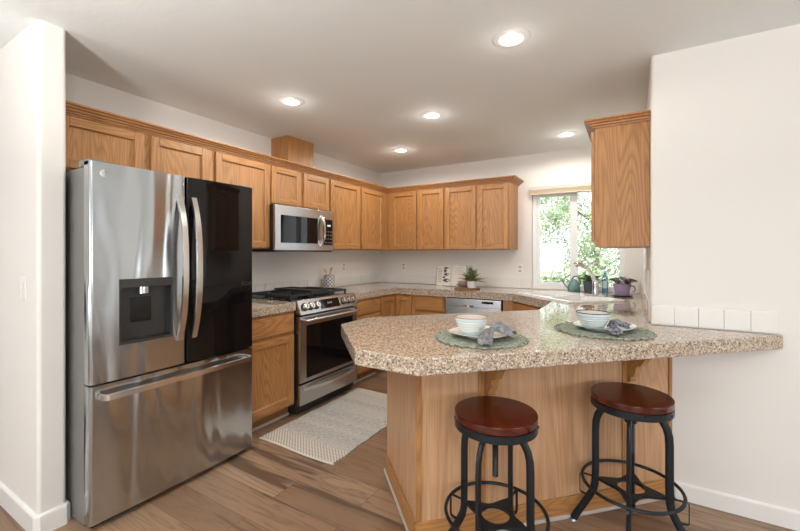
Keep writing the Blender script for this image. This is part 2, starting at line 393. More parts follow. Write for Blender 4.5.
def cabinet(name, label, group, loc, rz, Wd, D, H, doors=(), drawers=(), toe=False, carcass=True):
    r = thing(name, label, 'cabinet', loc, rz, group)
    z0 = .10 if toe else 0
    if carcass: MB().box(0, Wd, 0, D, z0, H, .0015, 1).build('carcass', 'oak', r)
    if toe:
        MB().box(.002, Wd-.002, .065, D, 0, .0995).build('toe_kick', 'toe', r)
        MB().box(.002, Wd-.002, .052, .0645, 0.0005, .022, .004).build('shoe_molding', 'shoe', r)
    for d in doors: door(r, *d)
    for d in drawers: door(r, *d, name='drawer', slab=True)
    return r
UF = -2.65   # face of the left upper cabinets
UZ, UH = 1.372, .745
UD = UF-XL-.002
GU = 'oak wall cabinets'
cabinet('wall_cabinet', 'oak wall cabinet with two doors above the refrigerator', GU, (UF, .806, 1.79), 90, .939, UD, UH-(1.79-UZ), [(.03, .459, .012, .297), (.503, .897, .012, .297)])
cabinet('wall_cabinet', 'oak wall cabinet with one tall door between refrigerator and microwave', GU, (UF, 1.746, UZ), 90, .520, UD, UH, [(.012, .508, .008, .715)])
cabinet('wall_cabinet', 'short oak wall cabinet with two small doors above the microwave', GU, (UF, 2.267, 1.757), 90, .752, UD, UH-(1.757-UZ), [(.010, .352, .008, .330), (.388, .742, .008, .330)])
cabinet('wall_cabinet', 'oak wall cabinet with two tall doors right of the microwave, reaching the corner', GU, (UF, 3.02, UZ), 90, 1.441, UD, UH, [(.016, .508, .008, .715), (.546, 1.0, .008, .715)])
BF = YB-.325
cabinet('wall_cabinet', 'oak wall cabinet on the back wall beside the corner, above the cookbook', GU, (UF+.003, BF, UZ), 0, .795, .323, UH, [(.065, .422, .008, .715), (.450, .780, .008, .715)])
cabinet('wall_cabinet', 'oak wall cabinet on the back wall ending near the window', GU, (UF+.799, BF, UZ), 0, .756, .323, UH, [(.008, .376, .008, .715), (.398, .738, .008, .715)])
# right wall cabinet by the peninsula: hangs on the short wall, faces the range
rc = cabinet('wall_cabinet', 'oak wall cabinet hung beside the window, plain side panel facing the peninsula', GU, (-.186, 3.40, UZ), -90, .74, XR+.186-.002, UH, [(.012, .362, .036, .715), (.376, .736, .036, .715)])
# crown mouldings
CP = [(0, 2.092), (.010, 2.092), (.010, 2.100), (.020, 2.102), (.022, 2.111), (.034, 2.114), (.036, 2.123), (.050, 2.127), (.053, 2.136), (.067, 2.139), (.067, 2.149), (0, 2.149)]
b = MB().profile([(UF, .806), (UF, BF), (UF+1.555, BF), (UF+1.555, YB-.002)], CP); b.build('cm', 'oak_trimy', smooth=0)
o = bpy.data.objects['cm']; o.name = 'crown_molding'; tag(o, 'oak crown molding along the tops of the left and back wall cabinets', 'molding')
b = MB().profile([(-.176, 3.40), (-.176, 2.672), (XR-.002, 2.672)], CP); o = b.build('crown_molding', 'oak_trimy', smooth=0); tag(o, 'short oak crown molding on the cabinet beside the window', 'molding')
# boxed vent chase
o = MB().box(XL+.002, -2.745, 2.565, 2.905, 2.117, CZ-.002, .002, 1).build('vent_chase', 'oak'); tag(o, 'oak box covering the vent duct between the microwave cabinet and ceiling', 'vent box')

# base cabinets
LF, BB = -2.36, YB-.62       # faces
BH = KZ-KT-.002
GB = 'oak base cabinets'
cabinet('base_cabinet', 'oak base cabinet with drawer and door between refrigerator and range', GB, (LF, 1.745, 0), 90, .522, LF-XL-.004, BH, [(.02, .508, .125, .675)], [(.02, .508, .70, .845)], True)
cabinet('base_cabinet', 'narrow oak drawer base cabinet just past the range', GB, (LF, 3.048, 0), 90, .482, LF-XL-.004, BH, [], [(.03, .465, .705, .845), (.03, .465, .52, .685), (.03, .465, .335, .50), (.03, .465, .125, .315)], True)
# L-shaped corner cabinet with a folding pair of doors
r = thing('corner_cabinet', 'oak corner base cabinet with two doors meeting at the inside corner', 'cabinet', (0, 0, 0), 0)
poly = [(XL+.004, 3.532), (LF, 3.532), (LF, BB), (-2.105, BB), (-2.105, YB-.004), (XL+.004, YB-.004)]
MB().prism(poly, .10, BH).build('carcass', 'oak', r)
tp = [(XL+.01, 3.533), (LF-.065, 3.533), (LF-.065, BB+.065), (-2.107, BB+.065), (-2.107, YB-.01), (XL+.01, YB-.01)]
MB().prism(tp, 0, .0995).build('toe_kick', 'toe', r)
for (loc, rz, w) in (((LF, 3.545, 0), 90, .28), ((LF+.022, BB, 0), 0, .205)):
    d = door(r, 0, w, .125, .845); d.location = loc; d.rotation_euler = (0, 0, math.radians(rz))
cabinet('base_cabinet', 'oak base cabinet with one drawer over a door left of the dishwasher', GB, (-2.104, BB, 0), 0, .388, .612, BH, [(.03, .365, .125, .675)], [(.03, .365, .70, .845)], True)
# sink base across the corner
r = thing('sink_cabinet', 'oak sink base cabinet set diagonally under the white sink', 'cabinet', (0, 0, 0), 0)
q = .024
H_, G_ = (-1.0, YB-.64), (-.545, 3.37)
poly = [(-1.09, BB), (-1.0+.008, BB), (-.545+.024, 3.37+.003), (-.545+.024, 2.96), (XR-.004, 2.96), (XR-.004, YB-.004), (-1.09, YB-.004)]
so = MB().prism(poly, .10, .735).build('carcass', 'oak', r)
MB().prism([(-1.09, BB), (-.992, BB), (-.521, 3.373), (-.503, 3.391), (-.974, BB+.018), (-1.09, BB+.018)], .7355, BH).build('face_frame', 'oak', r)
d = door(r, .05, .60, .70, .845, 'false_front', True); d.location = (-.992, BB, 0); d.rotation_euler = (0, 0, -PI/4)
for a, c in ((.05, .315), (.335, .60)):
    d = door(r, a, c, .125, .675); d.location = (-.992, BB, 0); d.rotation_euler = (0, 0, -PI/4)
# peninsula: cabinet box seen from its back
r2 = math.sqrt(.5)
P1 = Vector((-.839, 1.561)); P2 = Vector((-1.274, 1.996))
pr = thing('peninsula', 'oak peninsula base with plain veneered back and end panels under the granite overhang', 'cabinet', (P1.x, P1.y, 0), 45, None)
LX = (YW-.002-P1.y)/r2                  # run of the back panel to the white wall
DP = (P2-P1).length
# local: x along the back panel, y towards the kitchen; body ends on the wall corner
LXk = 1.35
b = MB().prism([(.002, .004), (LX-.01, .004), (LX-.06, .05), (1.32, .142), (1.30, DP-.004), (.002, DP-.004)], .0, BH); b.build('carcass', 'oak', pr)
MB().box(.0, LX-.006, -.006, .0035, .06, BH-.001, .001, 1).build('back_panel', 'oak_pan', pr)
MB().box(-.006, .0015, -.006, DP, .06, BH-.001, .001, 1).build('end_panel', 'oak_pan', pr)
x1, x2, x3 = .305, 1.130, 1.470
def bat(x0, x1): MB().box(x0, x1, -.0125, -.0065, .105, BH-.002, .002).build('batten', 'oak', pr)
bat(x1-.004, x1+.034); bat(x2-.002, x2+.036); bat(x3-.012, LX-.008); bat(-.006, .018)
MB().box(-.014, LX-.02, -.016, -.0065, .012, .104, .004).build('base_trim', 'oak_h', pr)
MB().box(-.016, -.0065, -.016, DP, .012, .104, .004).build('base_trim', 'oak_h', pr)
MB().box(-.026, LX-.04, -.028, -.0165, .0005, .020, .005).build('shoe_molding', 'shoe', pr)
MB().box(-.028, -.0165, -.028, DP, .0005, .020, .005).build('shoe_molding', 'shoe', pr)
def corbel(x):
    prof = [(y, h*1.36) for y, h in [(-.0125, 0), (-.205, 0), (-.205, -.020), (-.190, -.027), (-.178, -.024), (-.165, -.032), (-.140, -.040), (-.120, -.046), (-.105, -.062), (-.092, -.078), (-.075, -.080), (-.062, -.090), (-.058, -.110), (-.045, -.128), (-.030, -.132), (-.026, -.150), (-.0125, -.155)]]
    b = MB(); n = len(prof); z = BH-.003
    b.add([(x-.019, y, z+h) for y, h in prof]+[(x+.019, y, z+h) for y, h in prof], [tuple(range(n)), tuple(range(n, 2*n))[::-1]]+[(i, (i+1) % n, n+(i+1) % n, n+i) for i in range(n)])
    b.build('corbel', 'oak_h', pr, smooth=20)
corbel(x1+.056); corbel(x2+.050)
MB().box(-.0205, -.0065, .545, .566, BH-.045, BH-.002, .002).build('bracket', 'plastic', pr)['label'] = 'small white plastic bracket'

# ------------------------------------------------------------------ countertops
def counter(name, poly, label):
    b = MB().prism(poly, KZ-KT, KZ, .006, 2); o = b.build(name, 'granite'); return tag(o, label, 'countertop')
D_ = .660
main = [(XL+.001, 3.046), (-2.335, 3.046), (-2.335, YB-.64), H_, G_, (-.545, 2.83), (-1.40, 1.975), (-1.40, 1.70), (-.985, 1.285), (-.688, 1.285), (D_-.026, YW-.024), (D_-.014, YW-.001), (XR-.001, YW-.001), (XR-.001, YB-.001), (XL+.001, YB-.001)]
ct = counter('countertop', main, 'long speckled granite countertop from the range round to the peninsula')
counter('countertop', [(XL+.001, 1.742), (-2.335, 1.742), (-2.335, 2.270), (XL+.001, 2.270)], 'small speckled granite countertop between refrigerator and range')
# sink (double bowl, dropped in across the corner); local frame: x along front edge, y to the back
SO = Vector((-.965, 3.868)); SR = -45
SW, SD = .80, .535
s0 = MB().box(.03, SW-.03, .03, SD-.06, .70, 1.0).build('sink_cutout', 'white', smooth=0)
s0.location = (SO.x, SO.y, 0); s0.rotation_euler = (0, 0, math.radians(SR)); bpy.context.view_layer.update()
cut(ct, [s0])
sk = thing('sink', 'white double-bowl drop-in sink set diagonally in the counter corner', 'sink', (SO.x, SO.y, KZ), SR)
b = MB(); z = .014
b.prism(rrect(0, SW, 0, SD, .035), 0.0005, z, .005, 3); rim = b.build('rim', 'sinkw', sk)
c1 = MB().prism(rrect(.045, .40, .045, SD-.095, .05), -.05, .05).build('c1', 'white'); c2 = MB().prism(rrect(.43, SW-.045, .045, SD-.095, .05), -.05, .05).build('c2', 'white')
for c in (c1, c2): c.parent = sk
bpy.context.view_layer.update(); cut(rim, [c1, c2])
for x0, x1 in ((.045, .40), (.43, SW-.045)):
    b = MB(); P = rrect(x0, x1, .045, SD-.095, .05); n = len(P); cx = (x0+x1)/2; cy = (.045+SD-.095)/2
    vs = [(x, y, .012) for x, y in P]+[(cx+(x-cx)*.92, cy+(y-cy)*.92, -.17) for x, y in P]+[(cx+(x-cx)*.82, cy+(y-cy)*.82, -.185) for x, y in P]
    b.add(vs, [(i, (i+1) % n, n+(i+1) % n, n+i) for i in range(n)]+[(n+i, n+(i+1) % n, 2*n+(i+1) % n, 2*n+i) for i in range(n)]+[tuple(range(2*n, 3*n))])
    b.build('bowl', 'sinkw', sk)
# faucet
fz = thing('faucet', 'chrome pull-out kitchen faucet at the back of the white sink', 'faucet', (-.268, 3.910, KZ+.0145), -45)
MB().prism(rrect(-.11, .11, -.026, .026, .025), 0, .012, .003).build('base_plate', 'chrome', fz)
MB().lathe([(.030, .0125), (.028, .03), (.025, .06), (.027, .10), (.026, .125), (.014, .135)], 24).build('body', 'chrome', fz)
b = MB(); b.tube([(0, 0, .11), (-.010, -.018, .175), (-.028, -.046, .232), (-.050, -.080, .268)], [.019, .017, .016, .017], 16); b.build('spout', 'chrome', fz)
b = MB(); b.tube([(-.050, -.080, .268), (-.070, -.112, .284), (-.084, -.134, .282), (-.090, -.145, .272)], [.019, .023, .024, .021], 16); b.build('spray_head', mat('brushed_spray_head', (.45, .42, .36), .3, 1), fz)
MB().tube([(.02, .0, .125), (.05, .02, .15), (.085, .03, .165)], [.010, .008, .007], 12).build('lever', 'chrome', fz)

# ------------------------------------------------------------------ refrigerator
fr_ = thing('refrigerator', 'stainless french-door refrigerator with black glass right door', 'refrigerator', (-2.187, .818, 0), 90)
FW, FD = .922, .78
b = MB().box(.004, FW-.004, .075, FD, .012, 1.752, .006); b.build('case', 'grey', fr_)
def rdoor(x0, x1, z0, z1, hole=None, bulge=.010):
    """door slab with a gently convex front and rounded edges, optional recess hole"""
    b = MB()
    if not hole:
        nx, nz = 12, 2; e = .010
        xs = [x0, x0+.002, x0+.006]+[x0+.012+(x1-x0-.024)*i/nx for i in range(nx+1)]+[x1-.006, x1-.002, x1]
        def yy(x):
            u = (x-x0)/(x1-x0); d = min(x-x0, x1-x); r = .012
            edge = 0 if d >= r else r-math.sqrt(max(0, r*r-(r-d)**2))
            return edge - bulge*(1-(2*u-1)**2)+bulge
        prof = [(x, yy(x)) for x in xs]; poly = prof+[(x1, .070), (x0, .070)]
        n = len(poly); b.add([(x, y, z0) for x, y in poly]+[(x, y, z1) for x, y in poly], [tuple(range(n))[::-1], tuple(range(n, 2*n))]+[(i, (i+1) % n, n+(i+1) % n, n+i) for i in range(n)])
        return b
FZ = .705
b = rdoor(.0, .460, FZ, 1.774); ld = b.build('door', ['steel_door'], fr_)
hx0, hx1, hz0, hz1 = .120, .386, .873, 1.203
cu = MB().box(hx0, hx1, -.05, .058, hz0, hz1).build('cu', 'steel'); cu.parent = fr_; bpy.context.view_layer.update(); cut(ld, [cu])
rd = rdoor(.466, FW, FZ, 1.774).build('door', 'blackglass', fr_); rd['label'] = 'black mirrored glass door'
fd = rdoor(.0, FW, .034, FZ-.010).build('freezer_drawer', 'steel_door', fr_)
MB().box(.02, FW-.02, .05, .0735, .004, .032).build('kick_plate', 'blackmat', fr_)
for x in (.045, FW-.045):
    MB().box(x-.045, x+.045, .02, .13, 1.7535, 1.785, .004).build('hinge_cover', 'grey', fr_)
# dispenser
dm = mat('dark_graphite_plastic', (.032, .030, .029), .3); M['dgp'] = dm
b = MB(); g = .010
b.box(hx0, hx0+g, .004, .057, hz0, hz1, .001); b.box(hx1-g, hx1, .004, .057, hz0, hz1, .001); b.box(hx0+g, hx1-g, .004, .057, hz0, hz0+.012, .001); b.box(hx0+g, hx1-g, .004, .057, hz1-.045, hz1, .001)
b.box(hx0+g, hx1-g, .053, .0575, hz0, hz1)
dp = b.build('dispenser', 'dgp', ld)
cxm = (hx0+hx1)/2-.01
MB().cyl((cxm, .032, hz1-.0455), (cxm, .032, hz1-.080), .030, 24).build('nozzle', 'chrome', ld)
MB().prism([(cxm-.05, .046), (cxm+.05, .046), (cxm+.05, .0525), (cxm-.05, .0525)], hz0+.10, hz1-.10, .003).build('paddle', 'black', ld)
MB().box(hx0+g+.004, hx1-g-.004, .008, .050, hz0+.0125, hz0+.020, .002).build('drip_tray', 'black', ld)
# handles
def bow(b, p0, p1, out, w, h, n=18, dirv=(0, -1, 0)):
    p0, p1, dv = Vector(p0), Vector(p1), Vector(dirv); pts = []
    for i in range(n+1):
        u = i/n; s_ = 1-abs(2*u-1)**2.6; pts.append(p0.lerp(p1, u)+dv*(out*s_))
    b.sweep(pts, w, h, up=dv); return b
for x, host in ((.421, ld), (.503, rd)):
    bow(MB(), (x, .004, .845), (x, .004, 1.655), .062, .030, .016).build('handle', 'nickel', host)
b = MB(); b.sweep([(.038, .004, .643), (.045, -.035, .643), (.06, -.044, .643), (.25, -.050, .643), (.455, -.052, .643), (.66, -.050, .643), (.85, -.044, .643), (.865, -.035, .643), (.872, .004, .643)], .026, .016, up=(0, -1, 0.001)); b.build('handle', 'nickel', fd)
# small round badge with ring and bar mark
bd = MB(); bd.lathe([(.019, 0), (.019, .002), (.017, .003)], 28, sx=1.15); bo = bd.build('badge', mat('badge_silver', (.85, .85, .84), .25, .6), fr_); bo.location = (.062, .0085, 1.722); bo.rotation_euler = (PI/2, 0, 0)
bk = MB(); bk.tube([(.010*math.cos(a), .010*math.sin(a), .0033) for a in [math.radians(40+i*14) for i in range(21)]], .0012, 6); bk.box(-.001, .010, -.0012, .0012, .0028, .0038); bk.box(-.003, -.001, -.003, .006, .0028, .0038)
ko = bk.build('emblem', 'grey', bo)

# ------------------------------------------------------------------ gas range
rg = thing('range', 'stainless slide-in gas range with black oven window and six knobs', 'range', (-2.30, 2.277, 0), 90)
RW = .764
MB().box(.003, RW-.003, .045, .655, .03, .925, .002).build('body', 'blackmat', rg)
MB().box(.02, RW-.02, .06, .60, 0, .0295).build('plinth', 'blackmat', rg)
b = MB(); b.box(.0, RW, .0, .044, .268, .812, .006); od = b.build('oven_door', 'steel_h', rg)
MB().box(.075, RW-.075, -.0025, -.0003, .300, .735, .001).build('window', 'blackglass', od)
b = MB(); b.tube([(.045, -.002, .785), (.045, -.042, .785), (.052, -.052, .785), (.20, -.056, .786), (RW/2, -.057, .786), (RW-.20, -.056, .786), (RW-.052, -.052, .785), (RW-.045, -.042, .785), (RW-.045, -.002, .785)], .011, 14); b.build('handle', 'nickel', od)
dr = MB().box(.0, RW, .0, .044, .085, .255, .006).build('drawer', 'steel_h', rg)
b = MB(); bow(b, (.035, .002, .216), (RW-.035, .002, .216), .05, .026, .016); b.build('handle', 'nickel', dr)
# sloped control panel
b = MB(); prof = [(-.012, .828), (.035, .945), (.10, .945), (.10, .828)]
n = len(prof); b.add([(x, y, z) for x in (0, RW) for y, z in prof], [(0, 1, 2, 3), (7, 6, 5, 4)]+[(i, n+i, n+(i+1) % n, (i+1) % n) for i in range(n)])
b.bevel([e for e in b.bm.edges], .004, 2); cp = b.build('control_panel', 'steel_h', rg)
sl = Vector((0, .047, .117)).normalized(); nn = Vector((0, -sl.z, sl.y))
mid = Vector((0, .0115, .8865))
def cpq(b, x0, x1, s0, s1, d0, d1, bev=0):
    vs, fs = b.add([mid+Vector((x, 0, 0))+sl*s+nn*d for x in (x0, x1) for s in (s0, s1) for d in (d0, d1)], [(0, 1, 3, 2), (4, 6, 7, 5), (0, 4, 5, 1), (2, 3, 7, 6), (0, 2, 6, 4), (1, 5, 7, 3)])
    if bev: b.bevel(list({e for f in fs for e in f.edges}), bev)
b = MB(); cpq(b, .252, .505, -.040, .042, .0004, .002, .0008); b.build('display', 'blackglass', cp)
b = MB()
for k in range(3): cpq(b, .345+k*.022, .358+k*.022, -.002, .014, .0021, .0024)
b.build('digits', mat('dim_display_digits', (.25, .27, .28), .4), cp)
for x in (.062, .130, .198, .565, .632, .700):
    b = MB(); p = mid+Vector((x, 0, 0)); b.tube([p+nn*.0005, p+nn*.008, p+nn*.010, p+nn*.034, p+nn*.037], [.027, .027, .026, .025, .022], 24); k = b.build('knob', 'nickel', rg)
    b = MB(); b.tube([p+nn*.0004, p+nn*.006], .034, 24); b.build('bezel', 'blackmat', k)
    b = MB(); b.sweep([p+nn*.0375-sl*.014, p+nn*.0375+sl*.014], .004, .002, up=nn); b.build('pointer', 'blackmat', k)
# cooktop, grates, griddle
MB().box(-.004, RW+.004, .1015, .655, .9255, .944, .003).build('cooktop', 'black', rg)
def grate(x0, x1):
    b = MB(); z = .972; y0, y1 = .125, .635; w = .013
    for x in (x0+.008, x1-.008): b.sweep([(x, y0, z), (x, y1, z)], w, .016)
    for y in (y0+.006, (y0+y1)/2, y1-.006): b.sweep([(x0+.002, y, z), (x1-.002, y, z)], w, .016)
    cx = (x0+x1)/2
    for cy in ((y0*3+y1)/4, (y0+3*y1)/4):
        for a in range(4):
            an = PI/4+a*PI/2; b.sweep([(cx+.022*math.cos(an), cy+.022*math.sin(an), z), (cx+.10*math.cos(an), cy+.115*math.sin(an), z)], .010, .014)
    for x in (x0+.010, x1-.010):
        for y in (y0+.01, y1-.01): b.box(x-.007, x+.007, y-.007, y+.007, .9445, .966)
    b.build('grate', 'blackmat', rg, smooth=0)
grate(.012, .255); grate(.262, .502); grate(.509, .752)
for x, y, r_ in ((.133, .25, .042), (.133, .51, .034), (.63, .25, .045), (.63, .51, .030), (.382, .38, .04)):
    MB().lathe([(r_+.012, .9445), (r_+.010, .952), (r_, .953), (r_, .958), (r_-.006, .961)], 24, (x, y, 0)).build('burner', 'blackmat', rg)
b = MB(); b.prism(rrect(.275, .490, .14, .62, .02), .9805, .990, .003); b.box(.275, .490, .14, .155, .990, 1.000, .002); b.box(.275, .490, .605, .62, .990, 1.000, .002); b.box(.275, .285, .155, .605, .990, 1.0, .002); b.box(.480, .490, .155, .605, .990, 1.0, .002)
b.build('griddle', 'blackmat', rg)

# ------------------------------------------------------------------ microwave
mw = thing('microwave', 'stainless over-the-range microwave with dark window and black keypad', 'microwave', (-2.570, 2.258, 1.352), 90)
MWW, MH = .757, .398
MB().box(.004, MWW-.004, .026, .402, .012, MH, .003).build('body', 'blackmat', mw)
MB().box(.02, MWW-.02,   .012, .39, -.006, .0115).build('underside', 'black', mw)
d = MB().box(0, .560, 0, .0255, .006, MH-.001, .005).build('door', 'steel_h', mw)
MB().box(.062, .520, -.002, -.0003, .072, MH-.085, .001).build('window', 'blackglass', d)
b = MB(); bow(b, (.566, .002, .05), (.566, .002, MH-.055), .045, .024, .013); b.build('handle', 'nickel', d)
cpn = MB().box(.5605, MWW, 0, .0255, .006, MH-.001, .005).build('control_panel', 'steel_h', mw)
MB().box(.598, MWW-.028, -.002, -.0003, .062, MH-.085, .001).build('keypad', 'blackglass', cpn)
kp = mat('keypad_print', (.10, .10, .10), .5)
for i in range(4):
    for j in range(3): MB().box(.618+j*.038, .640+j*.038, -.0026, -.0021, .080+i*.036, .092+i*.036).build('key', kp, cpn, 0)
MB().box(.65, .70, -.0028, -.0021, .245, .262).build('clock', mat('clock_digits', (.7, .75, .75), .4), cpn)

# ------------------------------------------------------------------ dishwasher
dw = thing('dishwasher', 'stainless dishwasher in the back run with pocket handle and small dark display', 'dishwasher', (-1.708, BB-.022, 0), 0)
MB().box(.002, .608, .024, .60, .03, BH-.003).build('body', 'blackmat', dw)
dd = MB().box(.004, .606, 0, .0235, .115, .772, .004).build('door', 'steel_h', dw)
pn = MB().box(.004, .606, 0, .0235, .7725, .856, .004).build('control_panel', 'steel_h', dw)
MB().box(.405, .525, -.0015, -.0002, .815, .838, .0005).build('display', 'blackglass', pn)
b = MB(); bow(b, (.21, .0, .782), (.31, .0, .782), .022, .02, .01); b.build('handle', 'nickel', dd)
MB().box(.01, .60, .05, .06, .002, .112).build('kick_plate', 'blackmat', dw)

# ------------------------------------------------------------------ recessed lights
M['lens'] = mat('lit_lens', (1, .95, .86), .5); bb = NT(M['lens']).b; bb.inputs['Emission Color'].default_value = (1, .93, .82, 1); bb.inputs['Emission Strength'].default_value = 6
def can(first, loc, label):
    if first is None:
        r = thing('recessed_light', label, 'ceiling light', loc, 0, 'recessed ceiling lights')
        MB().lathe([(.055, -.001), (.060, -.009), (.088, -.006), (.095, -.002), (.095, -.0005), (.055, -.0005)], 40, caps=False).build('trim_ring', 'white', r)
        MB().lathe([(.0545, -.006), (.0545, -.001)], 40).build('lens', 'lens', r)
    else: r = copy_thing(first, loc, 0, label)
    return r
cl = None
for loc, lab in (((-.525, 1.997), 'largest recessed ceiling light, nearest the camera above the peninsula'), ((-2.116, 2.006), 'recessed ceiling light in front of the oak vent box'),
                 ((-1.361, 2.787), 'recessed ceiling light in the middle of the kitchen ceiling'), ((-2.109, 3.563), 'farthest recessed ceiling light, near the cabinet corner'), ((-.509, 3.868), 'recessed ceiling light in front of the kitchen window')):
    r = can(cl, (*loc, CZ), lab); cl = cl or r
    L = lamp('downlight', 'SPOT', (0, 0, -.02), (0, 0, 0), 15, (1, .96, .90), spot_size=math.radians(179), spot_blend=.35, shadow_soft_size=.055); L.parent = r
    L = lamp('downlight_spill', 'POINT', (0, 0, -.07), (0, 0, 0), .32, (1, .96, .90), shadow_soft_size=.03); L.parent = r

# invented standing lamps, added out of view to brighten the ceiling
def add_fill_lamp(loc, label):
    fl = thing('fill_lamp', label, 'lamp', loc, 0)
    MB().lathe([(.02, 0), (.15, 0), (.15, .012), (.03, .025), (.016, .04)], 32).build('base', 'metalblk', fl)
    MB().cyl((0, 0, .0405), (0, 0, 1.66), .013).build('pole', 'metalblk', fl)
    MB().lathe([(.03, 1.6605), (.09, 1.70), (.17, 1.77), (.175, 1.775), (.165, 1.775), (.085, 1.712), (.01, 1.69)], 36, caps=False).build('lamp_bowl', 'white', fl)
    L = lamp('ceiling_fill', 'AREA', (0, 0, 1.78), (PI, 0, 0), 84, (1, .98, .95), shape='DISK', size=.28); L.parent = fl
add_fill_lamp((1.1, -.7, 0), 'unseen fill lamp added behind the camera to brighten the ceiling')
add_fill_lamp((-1.3, -.6, 0), 'second unseen fill lamp added behind the camera, nearer the wall stub')

# ------------------------------------------------------------------ outlets and switches
M['recept'] = mat('grey_receptacle', (.50, .48, .45), .4)
def plate(loc, rz, label, sw=False, name='outlet'):
    r = thing(name, label, 'switch' if sw else 'outlet', loc, rz)
    MB().box(-.036, .036, -.006, 0, -.058, .058, .003).build('cover_plate', 'plastic', r)
    if sw: MB().box(-.016, .016, -.010, -.0062, -.033, .033, .002).build('rocker', 'plastic', r)
    else:
        for z in (-.022, .022): MB().prism(rrect(-.016, .016, -.0, .0, .0) if 0 else [(-.016, -.0085), (.016, -.0085), (.016, -.0062), (-.016, -.0062)], z-.014, z+.014, .001).build('receptacle', M['recept'], r)
    return r
plate((-2.578, SY0, 1.16), 0, 'white rocker light switch on the wall stub beside the refrigerator', True, 'light_switch')
plate((-2.60, YB, 1.155), 0, 'white outlet on the back wall near the cabinet corner')
plate((-1.072, YB, 1.155), 0, 'white outlet on the back wall beside the window')
plate((XL, 3.66, 1.17), 90, 'white outlet on the left wall above the utensil crock')
plate((XR, 3.36, 1.17), -90, 'farther outlet on the short right wall, seen edge-on under the cabinet')
plate((XR, 2.80, 1.17), -90, 'nearer switch on the short right wall, seen edge-on by the corner', True, 'light_switch')

# ------------------------------------------------------------------ bar stools
st = thing('bar_stool', 'nearer bar stool with round dark wood seat at the peninsula corner', 'bar stool', (-.478, 1.575, 0), -9, 'industrial swivel bar stools at the peninsula')
SZ = .683; SRd = .167
MB().lathe([(.02, SZ-.032), (SRd-.004, SZ-.032), (SRd, SZ-.028), (SRd, SZ-.004), (SRd-.001, SZ-.001), (SRd-.004, SZ), (.02, SZ)], 56).build('seat', 'seat', st)
b = MB().lathe([(.02, SZ-.040), (SRd-.004, SZ-.040), (SRd-.004, SZ-.062), (SRd, SZ-.062), (SRd, SZ-.0325), (.02, SZ-.0325)], 56); ap = b.build('seat_ring', 'metalblk', st)
for k in range(8):
    a = PI/8+k*PI/4; MB().tube([((SRd+q_)*math.cos(a), (SRd+q_)*math.sin(a), SZ-.047) for q_ in (0, .003, .0045)], [.006, .0055, .003], 10).build('rivet', 'metalblk', ap)
for k in range(4):
    a = k*PI/2; ca, sa = math.cos(a), math.sin(a)
    path = [(.040, .611), (.074, .609), (.100, .600), (.122, .582), (.137, .555), (.145, .522), (.147, .48), (.147, .42), (.147, .30), (.149, .225), (.156, .190), (.175, .150), (.205, .092), (.238, .032), (.244, .014)]
    MB().tube([(r_*ca, r_*sa, z) for r_, z in path], .0165, 12, ry=.0098, up=(-sa, ca, 0)).build('leg', 'metalblk', st)
    lg = st.children[-1]
    lg = [c for c in st.children if c.name.startswith('leg')][-1]
    MB().lathe([(.017, 0.0005), (.018, .006), (.012, .014)], 16, (.246*ca, .246*sa, 0)).build('foot', mat('steel_glide', (.35, .35, .36), .3, 1) if k == 0 and 'glide' not in M else M['glide'], st)
    if k == 0: M['glide'] = bpy.data.materials['steel_glide']
    MB().sweep([(.150*ca, .150*sa, .252), (.212*ca, .212*sa, .252), (.2165*ca, .2165*sa, .246), (.2165*ca, .2165*sa, .165), (.212*ca, .212*sa, .158), (.178*ca, .178*sa, .152)], .0035, .011, up=(-sa, ca, 0)).build('footrest_bracket', 'metalblk', st)
MB().tube([(.204*math.cos(2*PI*i/56), .204*math.sin(2*PI*i/56), .264) for i in range(56)], .0075, 10, closed=True).build('footrest_ring', 'metalblk', st)
# four-armed brace plate with concave sides and a round hole
b = MB(); outer = []
for k in range(4):
    for i in range(13):
        u = i/12; a = k*PI/2+u*PI/2; mid_ = .070; rr = mid_+(.143-mid_)*abs(2*u-1)**2.2
        if i < 12: outer.append((rr*math.cos(a), rr*math.sin(a)))
N = len(outer); inner = [(  .057*math.cos(2*PI*i/N), .057*math.sin(2*PI*i/N)) for i in range(N)]
vs = [(x, y, z) for z in (.240, .254) for ring in (outer, inner) for x, y in ring]
fs = []
for i in range(N):
    j = (i+1) % N
    fs += [(i, j, N+j, N+i), (2*N+i, 3*N+i, 3*N+j, 2*N+j), (i, 2*N+i, 2*N+j, j), (N+i, N+j, 3*N+j, 3*N+i)]
b.add(vs, fs); b.build('brace_plate', 'metalblk', st)
b = MB(); b.lathe([(.05, .6205), (.05, .584), (.026, .580), (.026, .552), (.018, .548)], 24); b.build('swivel_hub', 'metalblk', st)
b = MB()
prof = []
for i in range(60): prof.append((.0125 if i % 2 else .0108, .412+i*.0026))
b.lathe(prof, 14); b.build('screw_post', 'metalblk', st)
copy_thing(st, (.004, 2.085, 0), -3, 'farther bar stool with round dark wood seat near the white wall')

